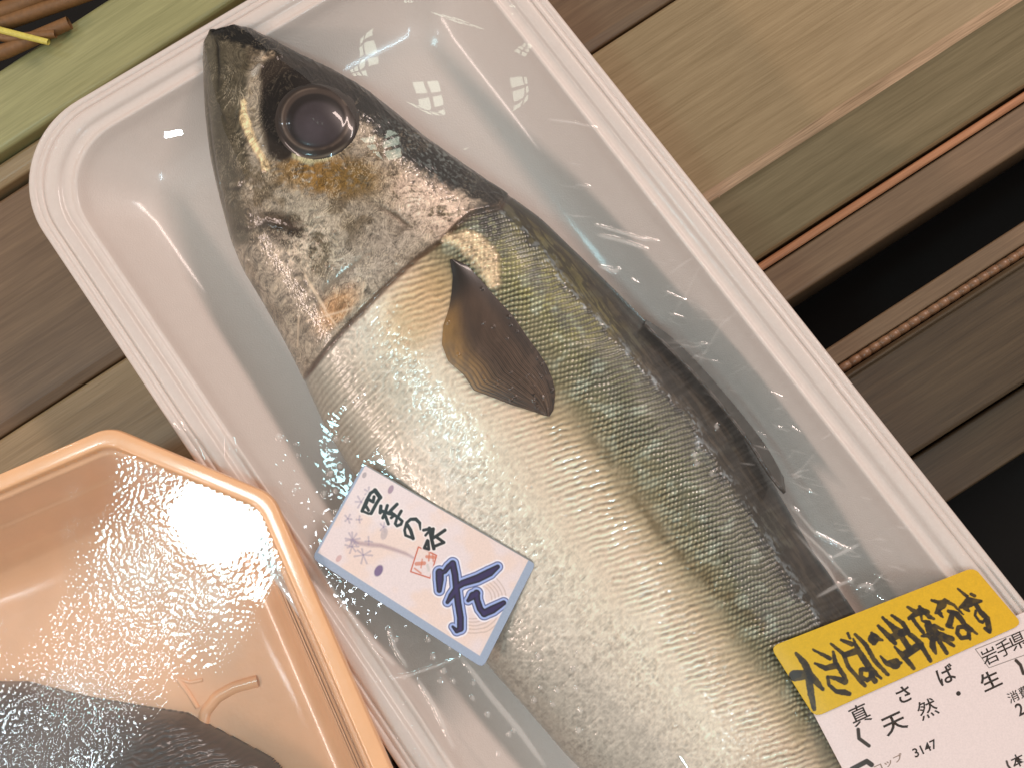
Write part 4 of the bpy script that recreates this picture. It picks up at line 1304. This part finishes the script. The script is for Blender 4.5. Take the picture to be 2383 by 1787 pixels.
marker = [([(260, 470), (420, 660), (500, 850), (620, 980), (750, 1130)], [70, 130, 150, 130, 70]), ([(225, 880), (430, 860)], [210, 180]), ([(490, 920), (530, 1200), (590, 1490)], [140, 130, 90]),
          ([(570, 400), (880, 560)], [50, 85]), ([(940, 440), (980, 640), (1140, 880)], [60, 95, 90]), ([(600, 650), (800, 740), (1000, 690)], [40, 110, 120]), ([(1140, 880), (1150, 980), (1000, 930), (850, 900)], [80, 140, 90, 60]),
          ([(835, 900), (865, 1050), (1000, 1170), (1150, 1185), (1235, 1210)], [60, 72, 90, 120, 90]),
          ([(900, 290), (1130, 480), (1220, 720), (1520, 1060)], [50, 80, 84, 80]), ([(1090, 220), (1280, 300)], [60, 95]), ([(1205, 100), (1250, 190)], 55), ([(1310, 200), (1400, 420), (1600, 720), (1820, 930)], [40, 115, 125, 50]),
          ([(1150, 500), (1380, 420)], [110, 135]), ([(1450, 770), (1450, 900), (1560, 960), (1670, 900), (1610, 770), (1480, 760)], 90), ([(1640, 880), (1710, 975)], 110),
          ([(1340, 120), (1530, 300), (1700, 600), (1945, 860)], [60, 92, 92, 70]), ([(1650, 90), (1680, 200), (1690, 270)], [60, 210, 110]), ([(1700, 180), (1850, 230)], [150, 40]),
          ([(1810, 520), (1920, 650), (2080, 660), (2190, 640)], [40, 95, 210, 60])]
marker2 = [([(30, 830), (220, 1020), (340, 1150)], [60, 120, 90]), ([(110, 680), (300, 860), (400, 950)], [60, 110, 180]), ([(280, 640), (480, 780), (600, 980), (780, 1130), (990, 1470)], [60, 90, 90, 110, 80]),
           ([(280, 1050), (540, 930)], [150, 150]), ([(440, 1000), (560, 1180), (620, 1290)], [110, 110, 130]), ([(330, 1220), (500, 1390), (680, 1610)], [50, 110, 80]), ([(540, 1350), (800, 1180)], [160, 150]),
           ([(570, 490), (720, 580)], [60, 90]), ([(600, 690), (790, 565), (930, 580)], [80, 140, 110]), ([(650, 690), (860, 960)], [80, 70]), ([(790, 480), (960, 660), (1050, 700)], [70, 90, 60]), ([(820, 640), (835, 740), (950, 770)], [60, 50, 90]),
           ([(950, 820), (1050, 1000)], [150, 250]), ([(830, 1020), (1000, 1000)], [50, 120]), ([(1060, 830), (1230, 900)], [90, 50]), ([(1120, 960), (1390, 1070)], [90, 100]), ([(1180, 1040), (1420, 1200)], [100, 60]), ([(1120, 1060), (1290, 1330)], [90, 80]),
           ([(1030, 1100), (1030, 1200), (1090, 1340)], [120, 130, 50]), ([(1010, 360), (1150, 400)], [55, 80]), ([(1090, 590), (1200, 440), (1250, 350)], [60, 180, 60]), ([(1140, 580), (1220, 670)], [110, 40]), ([(1250, 370), (1420, 450), (1590, 620)], [90, 60, 40]),
           ([(1320, 560), (1450, 600)], [70, 100]), ([(1400, 590), (1340, 800)], [100, 130]), ([(1300, 820), (1400, 870)], [90, 50]), ([(1480, 620), (1600, 780)], [110, 100]),
           ([(1500, 860), (1480, 960), (1560, 1055), (1680, 1040), (1700, 930), (1600, 845), (1500, 860)], 84), ([(1640, 820), (1740, 900), (1850, 980)], [90, 80, 40]), ([(1700, 1000), (1720, 1085)], [80, 40]),
           ([(1490, 150), (1660, 290)], [40, 70]), ([(1540, 490), (1700, 400), (1920, 380)], [70, 200, 60]), ([(1740, 250), (1800, 280)], 70), ([(1640, 500), (1700, 560)], [120, 50]), ([(1820, 440), (1900, 560), (2030, 690), (2070, 900)], [90, 100, 110, 110]),
           ([(1820, 560), (1810, 640), (1880, 735), (1950, 770), (2000, 700)], 58), ([(1990, 880), (2080, 940)], [70, 80])]


def paint_yellow(x, y, u, v, sdf):
    c = np.zeros(x.shape + (3,)) + lin((216, 168, 16))
    c = tint(c, 1 - u, (198, 170, 16), 0.5)
    c = mul(c, 0.95 + 0.1 * fbm(x / 8, y / 8, 611, 2))
    fadeA = 0.9 + 0.1 * fbm(x / 10, y / 10, 613, 2)
    c0 = c
    wob_ = 1.6 * (fbm(x / 5, y / 5, 615, 2) - 0.5)
    c = ink(c, x + wob_, y - wob_, marker, (30, 17, 6), cC, 0.12658, 1.0, 0.98)
    c = ink(c, x + wob_, y - wob_, marker2, (30, 17, 6), cD, 0.12658, 1.0, 0.98)
    pale = sstep(0.5, 0.66, fbm(x / 16, y / 16, 617, 3))
    c = c * (1 - 0.06 * pale[..., None]) + c0 * 0.06 * pale[..., None]
    return c


def paint_white(x, y, u, v, sdf):
    c = np.zeros(x.shape + (3,)) + lin((226, 208, 204))
    c = mul(c, 0.985 + 0.03 * fbm(x / 6, y / 6, 621, 2))
    br = [([(285, 780), (295, 885), (410, 970)], 44), ([(2120, -20), (2170, 30), (2205, 130)], 40), ([(215, 1240), (385, 1150), (440, 1190)], 60), ([(2010, 1150), (2025, 1200), (2060, 1240)], 26)]
    c = ink(c, x, y, br, (52, 36, 22), cE, 0.20027, 0.9)
    bx_ = [([(1760, 802), (2300, 590), (2400, 740), (1858, 936), (1760, 802)], 5)]
    c = ink(c, x, y, bx_, (90, 80, 72), cG, 0.3237, 0.7)
    return c


price = thing("price_label", "white printed price label with black lettering under the yellow sticker", "label")
sticker("paper", [cG(570, 1215), cG(2430, 395), cG(3000, 1500), cG(1060, 2150)], 62.0, 40.0, 1.0, paint_white, M_paper, price, 0.0012)
yel = sticker("yellow_sticker", [cG(286, 786), cG(1752, 212), cG(2098, 622), cG(606, 1292)], 51.0, 19.5, 1.7, paint_yellow, M_paper, None, 0.0016)
yel["label"] = "yellow sticker with thick black handwritten strokes above the white printed label"
yel["category"] = "sticker"

# printed words: letter shapes laid onto the paper
M_ink = simple("printed_ink", rgba((44, 30, 20)), 0.5, noise_scale=800, var=0.2)
M_ink_pale = simple("printed_ink_pale", rgba((150, 128, 116)), 0.5, noise_scale=800, var=0.2)


def word(text, cx, cy, height, rot_deg, m, bold=0.02, sx=1.0, cat=None):
    cu = bpy.data.curves.new("lettering", 'FONT')
    cu.body = text; cu.align_x = 'CENTER'; cu.align_y = 'CENTER'; cu.size = 1.0; cu.offset = bold; cu.resolution_u = 3
    t = bpy.data.objects.new("lettering", cu)
    COL.objects.link(t)
    dg = bpy.context.evaluated_depsgraph_get()
    dg.update()
    me = bpy.data.meshes.new_from_object(t.evaluated_get(dg))
    bpy.data.objects.remove(t)
    n = len(me.vertices)
    if n == 0:
        return None
    co = np.zeros(n * 3, np.float32); me.vertices.foreach_get("co", co); co = co.reshape(-1, 3)
    lo, hi = co[:, :2].min(0), co[:, :2].max(0)
    p = (co[:, :2] - (lo + hi) / 2) / (hi[1] - lo[1]) * height
    p[:, 0] *= sx
    a = math.radians(rot_deg)
    X_ = cx + p[:, 0] * math.cos(a) - p[:, 1] * math.sin(a)
    Y_ = cy - (p[:, 0] * math.sin(a) + p[:, 1] * math.cos(a))
    w = on_film(X_, Y_, 0.0012 + 0.00004)
    me.vertices.foreach_set("co", np.ascontiguousarray(w, dtype=np.float32).ravel()); me.update()
    me.materials.clear()
    me.name = "lettering"
    if len(me.polygons) and me.polygons[0].normal.z < 0:
        me.flip_normals()
    return link("lettering", me, m, price)


RT = 25.0
for txt, (x_, y_), h_, m_, sx_ in [("真", cE(302, 605), 47, M_ink, 1.0), ("さ", cE(818, 372), 38, M_ink, 1.05), ("ば", cE(1305, 142), 42, M_ink, 1.0), ("天", cE(705, 712), 44, M_ink, 1.15), ("然", cE(1088, 540), 44, M_ink, 1.05),
                              ("・", cE(1450, 362), 11, M_ink, 1.0), ("生", cE(1820, 207), 42, M_ink, 1.1), ("岩", cG(1862, 850), 38, M_ink, 1.0), ("手", cG(1968, 792), 38, M_ink, 1.0), ("県", cG(2068, 742), 38, M_ink, 1.0),
                              ("3147", cE(1062, 1000), 22, M_ink, 1.0), ("コップ", cE(640, 1165), 18, M_ink_pale, 1.3), ("本", cE(2140, 1140), 30, M_ink, 1.0), ("消費", cE(2150, 370), 26, M_ink, 1.0), ("2", cE(2165, 545), 30, M_ink, 0.9)]:
    word(txt, x_, y_, h_, RT, m_, bold=0.016 if txt in 'さば3147生天本・2コップ' else 0.006, sx=sx_)

# ------------------------------------------------------------------ orange tray at the lower left
ZO = 0.0345
e1a, e1b = D(0, 1020, ZO)[:2], D(190, 938, ZO)[:2]
e2a, e2b = D(262, 930, ZO)[:2], D(530, 1042, ZO)[:2]
e3a, e3b = D(613, 1125, ZO)[:2], D(846, 1659, ZO)[:2]
k1 = line_x(e1a, e1b, e2a, e2b); k2 = line_x(e2a, e2b, e3a, e3b)
u1 = (e1b - e1a) / np.linalg.norm(e1b - e1a); u3 = (e3b - e3a) / np.linalg.norm(e3b - e3a)
WO, LO = 0.125, 0.19
ch = np.linalg.norm(k2 - k1) * 0.70
k8 = k1 - u1 * WO
k7 = k8 - u1 * ch + u3 * ch
k3 = k2 + u3 * LO
k4 = k3 - u1 * ch + u3 * ch
k6 = k7 + u3 * LO
k5 = k6 + u1 * ch + u3 * ch
or_poly = np.array([k1, k8, k7, k6, k5, k4, k3, k2])
otray = thing("orange_tray", "glossy orange tray overlapping the white tray in the lower left corner", "tray")
M_or = simple("orange_plastic", rgba((234, 180, 134)), 0.3, coat=0.7, noise_scale=120, var=0.10, bump=0.15, bscale=900, coat_rough=0.1)
oprof = [(8 * mm_, 0.001), (6.5 * mm_, 0.003), (1.2 * mm_, ZO - 0.004), (0.2 * mm_, ZO - 0.0028), (0, ZO - 0.0016), (0.25 * mm_, ZO - 0.0002), (0.6 * mm_, ZO), (1.6 * mm_, ZO + 0.0001), (3.6 * mm_, ZO), (4.1 * mm_, ZO - 0.0003), (4.4 * mm_, ZO - 0.0014),
         (4.8 * mm_, ZO - 0.0020), (5.6 * mm_, ZO - 0.0021), (6.1 * mm_, ZO - 0.0030), (9 * mm_, ZO - 0.012), (9.6 * mm_, ZO - 0.0128), (10.2 * mm_, ZO - 0.0135), (14 * mm_, ZO - 0.0235), (14.7 * mm_, ZO - 0.0243), (17 * mm_, ZO - 0.0285), (21 * mm_, ZO - 0.0305), (30 * mm_, ZO - 0.031)]
sweep("tray_body", or_poly, smooth_prof(oprof), lambda d: [max(0.0085 - 0.2 * d, 0.003)] * 8, M_or, otray, arc=10, seg=30)
# raised marks on its floor: arc and triangle
ZFo = ZO - 0.031


def ridge_strip(name, pts, width, height, m, parent, closed=False):
    pts = np.asarray(pts, float)
    p = resamp(np.vstack([pts, pts[:1]]) if closed else pts, 60)
    w = D(p[:, 0], p[:, 1], np.full(len(p), ZFo))
    d = np.gradient(w, axis=0); d[:, 2] = 0; d /= np.linalg.norm(d, axis=1)[:, None]
    sN = np.stack([-d[:, 1], d[:, 0], 0 * d[:, 0]], 1)
    a = np.linspace(0, math.pi, 9)
    v = w[:, None] + width * np.cos(a)[None, :, None] * sN[:, None] + height * np.sin(a)[None, :, None] * np.array([0, 0, 1.0]) - np.array([0, 0, 0.0003])
    me = mesh_np(name, v.reshape(-1, 3), grid_quads(60, 9))
    return link(name, me, m, parent)


c7 = lambda pts: [((0 + x * 0.5045) / K, (950 + y * 0.5045) / K) for x, y in pts]
ridge_strip("floor_rib", c7([(935, 1470), (945, 1400), (1000, 1330), (1080, 1285), (1190, 1255)]), 0.0016, 0.0012, M_or, otray)
ridge_strip("floor_rib", c7([(820, 1245), (870, 1310), (912, 1380)]), 0.0007, 0.0008, M_or, otray)
ridge_strip("floor_rib", c7([(820, 1245), (880, 1262), (935, 1250)]), 0.0006, 0.0006, M_or, otray)
op_d = np.array([p[0] for p in oprof]); op_z = np.array([p[1] for p in oprof])
for d_ in (0.0082, 0.0108, 0.0128):
    e3 = (k3 - k2) / np.linalg.norm(k3 - k2); nin = np.array([e3[1], -e3[0]])
    if (k7 - k2) @ nin < 0:
        nin = -nin
    tl_ = np.linspace(0.006 + 0.3 * (d_ - 0.008), 0.17, 50)
    c_ = k2 + nin * d_ + tl_[:, None] * e3
    th_ = np.linspace(0, math.pi, 7)
    v = np.zeros((50, 7, 3))
    v[..., :2] = c_[:, None] + (0.0006 * np.cos(th_))[None, :, None] * nin
    v[..., 2] = np.interp(d_ + 0.0006 * np.cos(th_), op_d, op_z)[None] + 0.00035 * np.sin(th_)[None] + 0.0003
    me = mesh_np("wall_flute", v.reshape(-1, 3), grid_quads(50, 7))
    link("wall_flute", me, M_or, otray)

# the dark fish inside
ofish = thing("dark_fish", "dark brown scaly fish piece lying in the orange tray", "fish")
bnd = np.array(c7([(-900, 1500), (-300, 1300), (0, 1288), (300, 1362), (520, 1400), (780, 1442), (980, 1545), (1190, 1659), (1420, 1900), (1500, 2200), (1300, 2500), (700, 2500), (-300, 2300), (-900, 2000)]))
no_, mo_ = 260, 300
xs = np.linspace(bnd[:, 0].min(), bnd[:, 0].max(), mo_); ys = np.linspace(bnd[:, 1].min(), bnd[:, 1].max(), no_)
GX, GY = np.meshgrid(xs, ys)
GY = GY[::-1] if False else GY
bd, bs, _ = pdist(GX, GY, np.vstack([bnd, bnd[:1]]))
inside = np.zeros(GX.shape, bool)
for i in range(len(bnd)):
    x0, y0 = bnd[i - 1]; x1, y1 = bnd[i]
    cnd = ((y0 > GY) != (y1 > GY)) & (GX < (x1 - x0) * (GY - y0) / (y1 - y0 + 1e-12) + x0)
    inside ^= cnd
bdi = np.where(inside, bd, -bd)
prof_h = np.sqrt(np.clip(bdi, 0, 260) / 260 * (2 - np.clip(bdi, 0, 260) / 260))
sw = (GX * 0.25 + GY) / 9.5 + 3.5 * fbm(GX / 40, GY / 40, 701, 3)
scl = np.abs(np.sin(sw * math.pi / 1.2)) * (0.4 + 1.0 * fbm(GX / 9, GY / 6, 703, 3))
Zo_ = ZFo + 0.0175 * prof_h + scl * 0.0008 * np.clip(bdi / 20, 0, 1)
Wo = D(GX, GY, np.full(GX.shape, ZFo + 0.013))
oc = np.zeros(GX.shape + (3,)) + lin((30, 21, 20))
oc = mul(oc, np.clip(0.15 + 1.3 * scl + 0.6 * fbm(GX / 30, GY / 30, 705, 3), 0.3, 2.2))
keepo = bdi > -3
vv, qq, cc = compact(np.stack([Wo[..., 0], Wo[..., 1], Zo_], -1).reshape(-1, 3), grid_quads(no_, mo_, keep=keepo), oc.reshape(-1, 3))
me = mesh_np("skin", vv, qq, cc)
if me.polygons[len(me.polygons) // 2].normal.z < 0:
    me.flip_normals()
link("skin", me, attr_mat("dark_skin", 0.35, coat=0.6, coat_rough=0.15, bump=0.2), ofish)

# fogged film on the orange tray, sagging a little and beaded with water
opoly = inset_poly(or_poly, 0.0044)
NO, MO = 420, 420
lo = or_poly.min(0); hi = or_poly.max(0)
gx, gy = np.meshgrid(np.linspace(lo[0], hi[0], MO), np.linspace(lo[1], hi[1], NO))
ind = inside_d(gx, gy, opoly)
pxo, pyo = proj(np.stack([gx, gy, np.full(gx.shape, ZO)], -1)); pxo /= K; pyo /= K
zof = ZO - 0.0013 - 0.0008 * (1 - np.exp(-np.clip(ind, 0, 1) / 0.03)) + 0.0003 * (fbm(pxo / 120, pyo / 120, 801, 2) - 0.5) * sstep(0, 0.01, ind) + 0.011 * (gy + 0.05)
keepf = ind > -0.0003
# dew sits in a broad band from the far right corner to the near left, and along the lower left
dew = pdist(pxo, pyo, [(300, 1000), (420, 1130), (330, 1300), (60, 1640)], [110, 330, 360, 190])[0]
dewm = (1 - sstep(-90, 70, dew + 70 * (fbm(pxo / 60, pyo / 60, 811, 3) - 0.5)))
dewm = np.maximum(dewm, 0.55 * (1 - sstep(120, 260, np.hypot(pxo - 30, (pyo - 1440) * 1.5))))
dewm = 0.02 + 0.98 * dewm * (1 - blob(pxo, pyo, 462, 1130, 118, 95, 30, 0.4))
vv, qq, cc = compact(np.stack([gx, gy, zof], -1).reshape(-1, 3), grid_quads(NO, MO, keep=keepf), np.stack([dewm, 0.03 + 0.11 * dewm, dewm * 0], -1).reshape(-1, 3))
me = mesh_np("film_cover", vv, qq, cc)
if me.polygons[len(me.polygons) // 2].normal.z < 0:
    me.flip_normals()
M_film2 = film_mat("fogged_film", 0.06, 1.5, bump=0.9, bscale=980.0, haze=0.05, voronoi=True, fog=True, bdist=0.00011)
link("film_cover", me, M_film2, otray)
